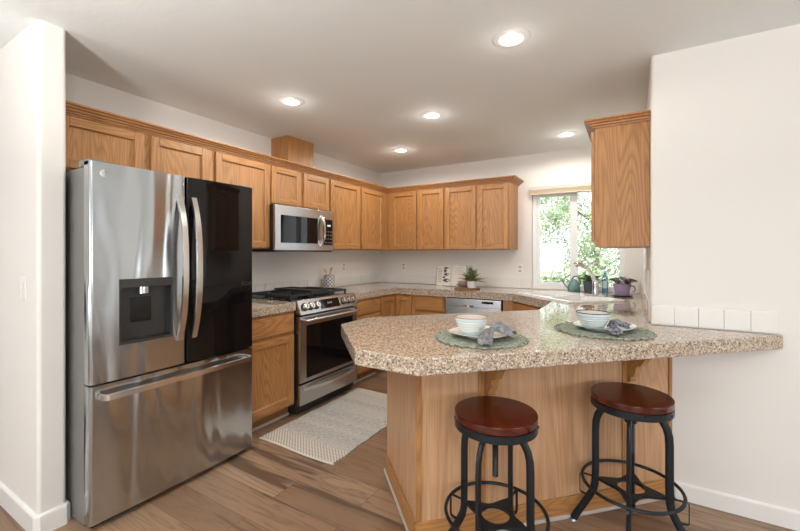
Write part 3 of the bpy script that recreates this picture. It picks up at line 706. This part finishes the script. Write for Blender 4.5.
# ------------------------------------------------------------------ place settings
mm = mat('sage_braided_fibre', (.30, .34, .27), .85); t = NT(mm)
v = t.coords((1, 1, 1), False)
wv = t.n('ShaderNodeTexWave', wave_type='RINGS', rings_direction='Z'); t.l(v, wv.inputs['Vector']); wv.inputs['Scale'].default_value = 22; wv.inputs['Distortion'].default_value = 3; wv.inputs['Detail Scale'].default_value = 14
nz = t.noise(v, 95, 2, .6)
t.color(t.mix(t.ramp(nz, [(.42, (0, 0, 0)), (.6, (1, 1, 1))]), t.mix(wv.outputs['Fac'], (.085, .10, .075), (.20, .225, .175)), (.33, .35, .275))); t.bump(nz, .8, .004)
pm = thing('placemat', 'round braided sage-green placemat at the peninsula corner', 'placemat', (-.60, 1.745, KZ+.0005), 10, 'braided round placemats')
pm.scale = (.96, .96, 1)
b = MB(); b.lathe([(.02, 0), (.205, 0), (.210, .004), (.205, .008), (.19, .0072), (.02, .0072)], 96, fn=lambda a, z: 1+.012*math.sin(24*a)); b.build('weave', mm, pm)
b = MB()
for k in range(28):
    a = 2*PI*k/28; p = Vector((.212*math.cos(a), .212*math.sin(a), .0045)); b.tube([p+Vector((.012*math.cos(w), .012*math.sin(w), 0)) for w in [2*PI*i/10 for i in range(10)]], .0035, 6, closed=True)
b.build('looped_edge', mm, pm)
copy_thing(pm, (-.120, 2.236, KZ+.0005), 55, 'round braided sage-green placemat nearer the white wall').scale = (1.03, 1.03, 1)
M['plate'] = mat('white_plate_glaze', (.83, .82, .79), .1)
def sq(a, e=3.0): c, s_ = abs(math.cos(a)), abs(math.sin(a)); return 1/((c**e+s_**e)**(1/e))
pl = tag(MB().lathe([(.01, .003), (.055, .003), (.060, 0), (.066, 0), (.070, .005), (.100, .011), (.122, .020), (.124, .022), (.121, .0225), (.098, .0145), (.066, .009), (.01, .0085)], 96, fn=lambda a, z: 1+(sq(a)-1)*min(1, z/.02)).build('dinner_plate', 'plate'), 'white plate under the pale ribbed bowl at the peninsula corner', 'plate', 'white plates on the placemats')
pl.scale = (1.10, 1.10, 1.15); pl.location = (-.600, 1.752, KZ+.0085); pl.rotation_euler = (0, 0, math.radians(30.8+45))
p2 = pl.copy(); COL.objects.link(p2); p2.location = (-.112, 2.240, KZ+.0085); p2.rotation_euler = (0, 0, math.radians(30.8+45)); p2['label'] = 'white plate under the blue-rimmed bowl nearer the white wall'
def bowl(nm, loc, ext, inn, rimc, label, ribs):
    r = thing('bowl', label, 'bowl', loc, 0, 'bowls on the place settings')
    prof = [(.01, .004), (.036, .004), (.038, 0), (.041, 0), (.043, .006)]
    for i in range(1, 25):
        u = i/24; z = .006+.074*u; rr = .043+.036*(u**.62) + (ribs*math.sin(u*2*PI*6) if .1 < u < .9 else 0); prof.append((rr, z))
    b = MB(); b.lathe(prof, 56, caps=False); b.build('outer_wall', ext, r)
    b = MB(); b.lathe([(.079, .0802), (.0785, .0845), (.0755, .0845), (.0745, .0802)], 56, caps=False); b.build('rim', rimc, r)
    b = MB(); b.lathe([(.0745, .080), (.072, .060), (.062, .032), (.045, .014), (.02, .009), (.001, .0085)], 56, caps=False); b.build('inner_wall', inn, r)
    return r
m1 = mat('pale_blue_glaze', (.66, .72, .71), .12); m1i = mat('blush_glaze', (.74, .66, .60), .15); m1r = mat('taupe_rim', (.36, .27, .24), .2)
m2 = mat('banded_blue_glaze', (.6, .7, .72), .12); t = NT(m2); tc = t.n('ShaderNodeTexCoord'); sx = t.n('ShaderNodeSeparateXYZ'); t.l(tc.outputs['Object'], sx.inputs[0])
t.color(t.ramp(t.math('MULTIPLY', sx.outputs[2], 11.), [(0, (.30, .40, .34)), (.16, (.42, .52, .47)), (.30, (.52, .63, .64)), (.5, (.42, .55, .60)), (.54, (.66, .73, .74)), (.72, (.46, .59, .64)), (.78, (.68, .75, .76))]))
m2r = mat('navy_rim', (.03, .045, .08), .15)
M['pale_bowl'] = m1
bowl('a', (-.642, 1.737, KZ+.0175), m1, m1i, m1r, 'pale ribbed bowl with blush inside at the peninsula corner', .0012)
bowl('b', (-.160, 2.182, KZ+.0175), m2, m1i, m2r, 'blue-banded bowl with dark navy rim nearer the white wall', .0012)
def napkin(loc, rz, cols, label):
    m = mat('linen_'+label.split()[0], cols[0], .85); t = NT(m); nn_ = t.noise(t.coords((1, 1, 1)), 30, 1); t.color(t.ramp(nn_, [(.40, cols[0]), (.52, cols[1]), (.62, cols[0])])); t.bump(t.noise(t.coords((1, 1, 1)), 400, 2), .4, .001)
    r = thing('napkin', label, 'napkin', loc, rz, 'knotted napkins on the plates'); rnd = random.Random(3)
    def sheet(name, pts, w, hump, amp, folds):
        # a gathered strip of cloth: pleats run along its length, deepest where it is wide
        P = [Vector(p) for p in pts]; out = []; ws = []; n = len(P)
        for i in range(n-1):
            p0, p1, p2, p3 = P[max(0, i-1)], P[i], P[i+1], P[min(n-1, i+2)]
            for k in range(6):
                u = k/6; out.append(.5*((2*p1)+(p2-p0)*u+(2*p0-5*p1+4*p2-p3)*u*u+(3*p1-p0-3*p2+p3)*u**3)); ws.append(w[i]*(1-u)+w[i+1]*u)
        out.append(P[-1]); ws.append(w[-1]); nv = 28; vs = []; mw_ = max(w)
        for i, p in enumerate(out):
            tt = (out[min(i+1, len(out)-1)]-out[max(0, i-1)]); tt = Vector((tt.x, tt.y, 0)).normalized(); bi = Vector((-tt.y, tt.x, 0)); r_ = ws[i]/mw_
            for k in range(nv+1):
                v_ = 2*k/nv-1; vs.append(p+bi*(ws[i]*v_)+tt*(.010*r_*math.cos(folds*1.7*v_+1))+Vector((0, 0, hump*r_*(1-v_*v_)+amp*(.4+.6*r_)*math.cos(folds*PI*v_+.6*math.sin(i*.3)))))
        b = MB(); b.add(vs, [(i*(nv+1)+k, i*(nv+1)+k+1, (i+1)*(nv+1)+k+1, (i+1)*(nv+1)+k) for i in range(len(out)-1) for k in range(nv)])
        o = b.build(name, m, r, 60); o.modifiers.clear(); sd = o.modifiers.new('cloth', 'SOLIDIFY'); sd.thickness = .0025; sd.offset = 0
        return o
    sheet('fan_fold', [(.0, .0, .030), (.025, .008, .026), (.060, .006, .018), (.100, -.006, .009)], [.012, .028, .045, .042], .028, .0048, 3.5)
    sheet('fan_fold', [(.0, .004, .032), (.022, .022, .044), (.050, .030, .042), (.080, .030, .022)], [.012, .024, .036, .028], .018, .0045, 3)
    sheet('tail_fold', [(.004, .0, .034), (-.016, -.022, .034), (-.034, -.060, .026), (-.050, -.108, .014), (-.060, -.150, -.004)], [.012, .020, .027, .032, .026], .010, .0042, 2.5)
    b = MB(); b.tube([(.006*math.cos(a)+.0, .024*math.sin(a)*.8, .022+.020*math.cos(a)) for a in [2*PI*i/20 for i in range(20)]], .0075, 10, closed=True, ry=.006); b.build('knot', m, r)
    return r
napkin((-.538, 1.712, KZ+.020), 30, [(.15, .15, .155), (.27, .27, .275)], 'grey knotted napkin on the plate at the peninsula corner')
nk2 = napkin((-.078, 2.198, KZ+.0205), 36, [(.24, .235, .26), (.02, .024, .045)], 'grey and navy striped knotted napkin nearer the white wall')

nk2.scale = (.9, .9, .68)
# ------------------------------------------------------------------ rug
m = mat('woven_cotton', (.6, .55, .48), .95); t = NT(m); v = t.coords((1, 1, 1), False); M['rug'] = m
n1 = t.noise(t.coords((30, 230, 1), False), 1, 3, .7); bands = t.noise(t.coords((.3, 11, 1), False), 1, 2)
c = t.mix(t.ramp(n1, [(.40, (0, 0, 0)), (.62, (1, 1, 1))]), (.56, .525, .48), (.27, .25, .225))
c = t.mix(t.ramp(bands, [(.45, (0, 0, 0)), (.6, (.25, .25, .25))]), c, (.64, .59, .52)); t.color(c)
wv = t.n('ShaderNodeTexWave', bands_direction='Y'); t.l(v, wv.inputs['Vector']); wv.inputs['Scale'].default_value = 60; t.bump(wv.outputs['Fac'], .5, .002)
m2_ = mat('woven_check_border', (.6, .55, .48), .95); t = NT(m2_); ck = t.n('ShaderNodeTexChecker'); t.l(t.coords((1, 1, 1), False), ck.inputs['Vector']); ck.inputs['Scale'].default_value = 75
ck.inputs['Color1'].default_value = (.66, .60, .52, 1); ck.inputs['Color2'].default_value = (.34, .30, .25, 1); t.color(ck.outputs['Color'])
rgm = thing('rug', 'cream and grey woven runner rug on the floor in front of the range', 'rug', (0, 0, 0), 0)
def rugpiece(name, y0, y1, mt):
    b = MB(); nx, ny = 10, max(2, int((y1-y0)/.03)); vs = []
    for iz in (0, 1):
        for j in range(ny+1):
            for i in range(nx+1):
                u = i/nx; y = y0+(y1-y0)*j/ny; w = .003*math.sin(y*23)+.002*math.sin(y*51+1); x = -2.290+u*.683+w+(.012 if y < 1.9 else 0)*(1-u)
                vs.append((x, y+.006*math.sin(u*7), .0006+iz*(.0085+.0012*math.sin(y*19+u*3))))
    k = (nx+1)*(ny+1); idx = lambda i, j, z: z*k+j*(nx+1)+i; fs = []
    for j in range(ny):
        for i in range(nx): fs += [(idx(i, j, 1), idx(i+1, j, 1), idx(i+1, j+1, 1), idx(i, j+1, 1)), (idx(i, j, 0), idx(i, j+1, 0), idx(i+1, j+1, 0), idx(i+1, j, 0))]
    for i in range(nx): fs += [(idx(i, 0, 0), idx(i+1, 0, 0), idx(i+1, 0, 1), idx(i, 0, 1)), (idx(i, ny, 0), idx(i, ny, 1), idx(i+1, ny, 1), idx(i+1, ny, 0))]
    for j in range(ny): fs += [(idx(0, j, 0), idx(0, j, 1), idx(0, j+1, 1), idx(0, j+1, 0)), (idx(nx, j, 0), idx(nx, j+1, 0), idx(nx, j+1, 1), idx(nx, j, 1))]
    b.add(vs, fs); return b.build(name, mt, rgm, smooth=50)
rugpiece('woven_field', 2.031, 2.935, m); rugpiece('checked_border', 1.872, 2.0305, m2_); rugpiece('checked_border', 2.9355, 3.035, m2_)
hem = mat('cream_hem', (.68, .62, .53), .9)
b = MB(); b.tube([(-2.285+.683*i/12, 1.868+.006*math.sin(i/12*7), .006) for i in range(13)], .006, 8); b.build('hem', hem, rgm)
b = MB(); b.tube([(-2.290+.683*i/12, 3.038+.006*math.sin(i/12*7), .006) for i in range(13)], .006, 8); b.build('hem', hem, rgm)

# ------------------------------------------------------------------ small things on the counters
# utensil crock with wooden spoons
m = mat('diamond_pattern_glaze', (.7, .68, .64), .25); t = NT(m)
tc = t.n('ShaderNodeTexCoord'); sx = t.n('ShaderNodeSeparateXYZ'); t.l(tc.outputs['Object'], sx.inputs[0])
ang = t.math('MULTIPLY', t.math('ARCTAN2', sx.outputs[1], sx.outputs[0]), 4.5/PI); zz = t.math('MULTIPLY', sx.outputs[2], 25.)
d1 = t.math('PINGPONG', t.math('ADD', ang, zz), .5); d2 = t.math('PINGPONG', t.math('SUBTRACT', ang, zz), .5); mn = t.math('MINIMUM', d1, d2)
t.color(t.ramp(mn, [(0, (.80, .78, .74)), (.06, (.80, .78, .74)), (.10, (.17, .165, .16))], 'CONSTANT'))
cr = thing('utensil_crock', 'white and grey diamond-patterned crock beyond the range', 'crock', (-2.845, 3.255, KZ+.0005))
MB().lathe([(.058, 0), (.060, .003), (.060, .155), (.059, .158), (.055, .158), (.054, .152), (.054, .012), (.001, .010)], 36, caps=False).build('body', m, cr)
M['spoon'] = mat('pale_wood', (.52, .33, .17), .55)
def spoon(p0, p1, label, wd=.021):
    b = MB(); p0, p1 = Vector(p0), Vector(p1); d = (p1-p0).normalized()
    b.tube([p0, p0.lerp(p1, .5), p1], [.005, .005, .0055], 10)
    ts = [0, .15, .4, .7, .92, 1]; ww_ = [.3, .6, .95, 1, .65, .15]
    b.tube([p1+d*(.058*x-.004) for x in ts], [wd*w for w in ww_], 14, ry=[.006*max(.4, w) for w in ww_], up=(1, .2, 0))
    return tag(b.build('wooden_spoon', 'spoon'), label, 'spoon', 'wooden spoons in the crock')
spoon((-2.835, 3.27, KZ+.012), (-2.862, 3.222, KZ+.182), 'pale wooden spoon leaning to the left in the diamond crock')
spoon((-2.862, 3.235, KZ+.012), (-2.83, 3.262, KZ+.195), 'pale wooden spoon standing on the right in the diamond crock', .023)

# cookbook leaning on the back wall
m = mat('printed_page', (.80, .77, .71), .6); M['page'] = m
ink = mat('dark_food_photo_ink', (.10, .085, .075), .5); ink2 = mat('grey_text_ink', (.36, .33, .30), .6)
bk = thing('cookbook', 'open cookbook propped against the back wall by the fern', 'book', (-1.875, 4.33, KZ+.001), 0)
bk.rotation_euler = (math.radians(-14), 0, math.radians(2))
MB().box(-.192, .192, .012, .016, 0, .258, .002).build('cover', mat('cover_board', (.30, .24, .19), .5), bk)
def page(x0, x1):
    b = MB(); n = 10; vs = []
    for z in (.004, .254):
        for i in range(n+1):
            u = i/n; x = x0+(x1-x0)*u; e = abs(x); y = .010-.020*math.exp(-((e-.045)/.05)**2)*(1 if e > .001 else .2); vs.append((x, y, z))
        for i in range(n+1): vs.append((x0+(x1-x0)*i/n, .0115, z))
    k = 2*(n+1); fs = []
    for i in range(n): fs += [(i, i+1, k+i+1, k+i), (n+1+i, k+n+1+i, k+n+2+i, n+2+i), (i, n+1+i, n+2+i, i+1), (k+i, k+i+1, k+n+2+i, k+n+1+i)]
    fs += [(0, k, k+n+1, n+1), (n, 2*n+1, k+2*n+1, k+n)]
    b.add(vs, fs); return b.build('page', 'page', bk)
pL = page(-.188, -.003); pR = page(.003, .188)
rnd = random.Random(5)
def yp(x): return .010-.020*math.exp(-((abs(x)-.045)/.05)**2)-.0012
def blot(parent, cx, cz, rx, rz_, mt):
    b = MB(); n = 14; vs = [(cx, yp(cx), cz)]+[(cx+rx*math.cos(a)*(1+.25*rnd.uniform(-1, 1)), 0, cz+rz_*math.sin(a)*(1+.25*rnd.uniform(-1, 1))) for a in [2*PI*i/n for i in range(n)]]
    vs = [(x, yp(x), z) for x, y, z in vs]; b.add(vs, [(0, 1+i, 1+(i+1) % n) for i in range(n)]); b.build('photo', mt, parent, smooth=0)
for cx, cz, rx, rz_ in ((-.062, .218, .040, .014), (-.075, .180, .022, .020), (-.055, .140, .040, .016), (-.085, .105, .022, .012), (-.052, .065, .040, .022)): blot(pL, cx, cz, rx, rz_, ink)
b = MB()
for k in range(9):
    x0 = -.172; w = rnd.uniform(.035, .06); z = .215-k*.021
    b.add([(x, yp(x)-.0, zq) for x in (x0, x0+w) for zq in (z, z+.007)], [(0, 2, 3, 1)])
b.build('text_lines', ink2, pL, smooth=0)
b = MB()
for k in range(6):
    x0 = .05; w = rnd.uniform(.06, .11); z = .225-k*.016
    b.add([(x, yp(x), zq) for x in (x0, x0+w*.5, x0+w) for zq in (z, z+.003)], [(0, 2, 3, 1), (2, 4, 5, 3)])
b.build('text_lines', ink2, pR, smooth=0)
# wooden board, grey dish, pink bowl, fern
wb = MB().lathe([(.02, 0), (.136, 0), (.140, .004), (.140, .011), (.136, .014), (.02, .014)], 48).build('serving_board', oak('acacia_board', (.24, .095, .04), (.09, .035, .015), 'X', 8, .5)); wb.location = (-1.545, 4.045, KZ+.0005); tag(wb, 'round dark wooden board under the small fern pot', 'board')
gd = MB().lathe([(.03, 0), (.042, .0), (.046, .006), (.074, .028), (.084, .040), (.081, .041), (.070, .031), (.04, .012), (.01, .010)], 40).build('shallow_dish', mat('grey_stoneware', (.27, .28, .29), .35)); gd.location = (-1.665, 4.236, KZ+.0005); tag(gd, 'shallow grey dish in front of the open cookbook', 'dish')
pk = MB().lathe([(.02, 0), (.034, 0), (.036, .006), (.056, .034), (.063, .060), (.060, .060), (.052, .034), (.03, .010), (.005, .008)], 40).build('small_bowl', mat('pink_glaze', (.66, .36, .33), .25)); pk.location = (-1.665, 4.236, KZ+.0125); tag(pk, 'small pink bowl sitting in the grey dish by the cookbook', 'bowl')
fn = thing('potted_fern', 'small green fern in a round white pot on the wooden board', 'potted plant', (-1.500, 4.065, KZ+.015))
MB().lathe([(.03, 0), (.044, .002), (.050, .03), (.052, .07), (.051, .078), (.047, .078), (.046, .060), (.005, .060)], 36).build('pot', 'ceramic', fn)
lf = mat('fern_green', (.085, .16, .035), .55); t = NT(lf); t.color(t.ramp(t.noise(t.coords((1, 1, 1), False), 40, 2), [(.35, (.045, .085, .02)), (.65, (.20, .25, .075))]))
b = MB(); rnd = random.Random(2)
for k in range(74):
    az = rnd.uniform(0, 2*PI); el = rnd.uniform(.30, 1.5); Ln = rnd.uniform(.11, .175); pts = []
    for i in range(8):
        u = i/7; rr = Ln*u*math.cos(el)*(1+.25*u); zz_ = .065+Ln*u*math.sin(el)-.05*u*u*math.cos(el); pts.append(Vector((rr*math.cos(az), rr*math.sin(az), zz_)))
    side = Vector((-math.sin(az), math.cos(az), 0))
    for i in range(1, 8):
        p = pts[i]; d = (pts[i]-pts[i-1]).normalized(); ln = .026*math.sin(PI*(i/8.)**.8)+.004
        for s_ in (-1, 1):
            tip = p+side*(s_*ln)+d*ln*.5; nrm = side.cross(d)
            b.add([p-d*.006, p+d*.003, tip, p-d*.001+side*s_*ln*.5+nrm*.002], [(0, 3, 2), (0, 1, 3) if 0 else (1, 3, 2), (0, 1, 3)])
    b.tube(pts, .0011, 4)
b.build('fronds', lf, fn, smooth=0)

# teal watering can by the window
kt = thing('watering_can', 'small teal watering can on the counter below the window', 'watering can', (-.50, 4.37, KZ+.0005), 0)
kt.scale = (.82, .82, .80)
teal = mat('teal_enamel', (.15, .27, .26), .25); M['teal'] = teal
MB().lathe([(.02, 0), (.064, 0), (.074, .014), (.077, .05), (.069, .09), (.052, .125), (.032, .150), (.016, .160), (.004, .162)], 36).build('body', teal, kt)
b = MB(); b.tube([(-.066, 0, .045), (-.10, -.002, .075), (-.122, -.003, .11), (-.142, -.004, .150)], [.012, .009, .007, .008], 12); b.build('spout', teal, kt)
b = MB(); b.tube([(.052*math.cos(a)+.022, 0, .120+.078*math.sin(a)) for a in [math.radians(-25+i*15) for i in range(14)]], .007, 10); b.build('handle', mat('dark_teal_handle', (.04, .06, .06), .4), kt)
# dark pot with leafy plant behind the faucet
dpot = thing('potted_plant', 'slate-blue pot with a broad-leaved plant behind the faucet', 'potted plant', (-.345, 4.335, KZ+.0005), 0)
MB().lathe([(.03, 0), (.050, 0), (.052, .006), (.066, .11), (.068, .118), (.063, .118), (.060, .100), (.005, .100)], 36).build('pot', mat('slate_blue_pot', (.07, .085, .11), .3), dpot)
def rosette(parent, seedv, n, Lr, w, zc, mt, els=(.1, 1.3), cx=0, cy=0, name='leaves'):
    b = MB(); rnd = random.Random(seedv)
    for k in range(n):
        az = k*2.399+rnd.uniform(-.2, .2); el = els[0]+(els[1]-els[0])*(k/n)+rnd.uniform(-.1, .1); Ln = Lr*rnd.uniform(.8, 1.1)*(1-.35*k/n)
        side = Vector((-math.sin(az), math.cos(az), 0)); pts = []
        for i in range(7):
            u = i/6; rr = .008+Ln*u*math.cos(el); pts.append(Vector((cx+rr*math.cos(az), cy+rr*math.sin(az), zc+Ln*u*math.sin(el)+.012*math.sin(u*PI)-.02*u*u)))
        vs = []; prof = [.35, .6, .85, 1, .95, .65, .05]
        for i, p in enumerate(pts):
            ww_ = w*prof[i]; vs += [p+side*ww_+Vector((0, 0, .3*ww_)), p-Vector((0, 0, .12*ww_)), p-side*ww_+Vector((0, 0, .3*ww_)), p-Vector((0, 0, .45*ww_))]
        fs = []
        for i in range(6):
            for a, c in ((0, 1), (1, 2), (2, 3), (3, 0)): fs.append((i*4+a, i*4+c, (i+1)*4+c, (i+1)*4+a))
        b.add(vs, fs)
    return b.build(name, mt, parent, smooth=60)
lfb = mat('mid_green_leaf', (.10, .18, .06), .4); rosette(dpot, 4, 16, .14, .026, .112, lfb, (.3, 1.2))
# soap bottle
sb = thing('soap_bottle', 'tall translucent blue soap bottle standing by the window', 'bottle', (-.215, 4.40, KZ+.0005), 0)
bm_ = mat('blue_soap', (.16, .42, .62), .12, Transmission_Weight=.35)
MB().prism(rrect(-.026, .026, -.02, .02, .016), 0, .165, .008, 3).build('body', bm_, sb)
MB().lathe([(.018, .1655), (.013, .185), (.012, .20)], 20).build('neck', bm_, sb)
b = MB(); b.lathe([(.014, .2005), (.014, .22), (.006, .223), (.006, .245)], 18); b.tube([(0, 0, .245), (-.012, -.004, .25), (-.035, -.01, .246)], .006, 10); b.build('pump', mat('pale_blue_pump', (.45, .68, .78), .3), sb)
MB().box(-.017, .017, -.0212, -.0202, .045, .12, .0004).build('wrapper', mat('white_blue_wrapper', (.62, .74, .80), .4), sb)
# purple pot with succulents on a saucer
pp = thing('succulent_planter', 'purple glazed pot of succulents on a dark saucer beside the sink', 'potted plant', (-.062, 4.10, KZ+.0005), 0)
MB().lathe([(.03, 0), (.072, 0), (.090, .010), (.092, .015), (.088, .015), (.070, .007), (.02, .006)], 40).build('saucer', mat('dark_saucer', (.07, .06, .065), .3), pp)
MB().lathe([(.03, .0075), (.052, .0075), (.056, .015), (.070, .095), (.074, .108), (.074, .116), (.068, .116), (.064, .095), (.005, .095)], 40).build('pot', mat('purple_glaze', (.37, .285, .46), .25), pp)
s1 = mat('grey_green_succulent', (.20, .24, .17), .5); s2 = mat('plum_succulent', (.13, .085, .10), .45); s3 = mat('pale_succulent', (.40, .42, .34), .5)
for i, (cx, cy, mt, L_) in enumerate(((-.03, -.02, s1, .085), (.035, -.025, s2, .08), (.0, .03, s3, .075), (.05, .03, s1, .07), (-.05, .03, s2, .075), (.0, -.045, s3, .06))):
    rosette(pp, i+11, 13, L_*1.2, .014, .112+.010*(i % 3), mt, (.45, 1.45), cx, cy, 'rosette')
b = MB(); b.tube([(.06, -.03, .105), (.095, -.035, .10), (.105, -.037, .07), (.092, -.035, .045), (.085, -.033, .055)], [.006, .006, .005, .004, .003], 8); b.build('trailing_stem', s2, pp)

# ------------------------------------------------------------------ outside: ground, shrubs and trees beyond the window
gmat = mat('dry_ground', (.45, .42, .33), .9)
struct(MB().box(-14, 14, -16, -4.6, -.30, -.15).build('patio', mat('patio_concrete', (.40, .38, .35), .9)), 'concrete patio behind the house')
struct(MB().box(5.1, 14, -4.6, 5.05, -.30, -.15).build('side_yard', mat('side_yard_concrete', (.40, .38, .35), .9)), 'concrete yard beside the house')
struct(MB().box(-14, 14, 5.05, 24, -.30, -.15).build('ground', gmat), 'pale ground outside the window')
lfm = mat('sunlit_leaf', (.16, .26, .075), .5); t = NT(lfm)
t.color(t.ramp(t.noise(t.coords((1, 1, 1), False), 3.5, 3), [(.35, (.22, .33, .15)), (.65, (.58, .66, .44))]))
t.b.inputs['Transmission Weight'].default_value = 0
bark = mat('grey_bark', (.20, .16, .12), .9)
def tree(loc, h, rad, n, seedv, label, group='trees outside the window'):
    r = thing('tree', label, 'tree', loc, 0, group); rnd = random.Random(seedv)
    b = MB(); b.tube([(0, 0, 0), (.05, .02, h*.3), (-.03, .05, h*.6), (.02, 0, h*.9)], [.09, .075, .05, .015], 10)
    ends = []
    for k in range(9):
        a = k*2.4; z0 = h*(.22+.07*k); e = Vector((rad*.75*math.cos(a), rad*.75*math.sin(a), z0+h*.14)); b.tube([(0, 0, z0), e*.5+Vector((0, 0, z0*.55)), e], [.03, .02, .008], 6); ends.append(e)
    b.build('trunk', bark, r)
    b = MB(); cl_ = []
    for k in range(26):
        a = rnd.uniform(0, 2*PI); q_ = rnd.uniform(.15, 1)*rad; cl_.append((Vector((q_*math.cos(a), q_*math.sin(a), h*rnd.uniform(.12, 1.0))), rnd.uniform(.22, .42)*rad))
    V, F = [], []
    for k in range(n):
        c_, s_ = cl_[k % len(cl_)]; p = c_+Vector((rnd.gauss(0, 1), rnd.gauss(0, 1), rnd.gauss(0, .8)))*s_*.6
        u = Vector((rnd.uniform(-1, 1), rnd.uniform(-1, 1), rnd.uniform(-1, .6))).normalized(); w_ = u.orthogonal().normalized(); L_ = rnd.uniform(.05, .095); wd = L_*.36; i0 = len(V)
        V += [p, p+u*L_*.5+w_*wd, p+u*L_, p+u*L_*.5-w_*wd]; F.append((i0, i0+1, i0+2, i0+3))
    me = bpy.data.meshes.new('foliage'); me.from_pydata([tuple(v_) for v_ in V], [], F); me.materials.append(lfm)
    o = bpy.data.objects.new('foliage', me); COL.objects.link(o); o.parent = r
    return r
tree((-2.2, 8.2, -.15), 3.6, 1.0, 8000, 1, 'leafy tree outside the left pane of the window')
tree((-.75, 10.8, -.15), 4.4, 1.25, 11000, 2, 'taller leafy tree outside, farthest beyond the window')
tree((.70, 8.2, -.15), 3.2, .95, 7500, 3, 'leafy tree outside the right pane, partly behind the wall cabinet')
tree((-.75, 6.3, -.15), 1.15, .75, 3600, 4, 'low pale shrub outside just below the window', None)
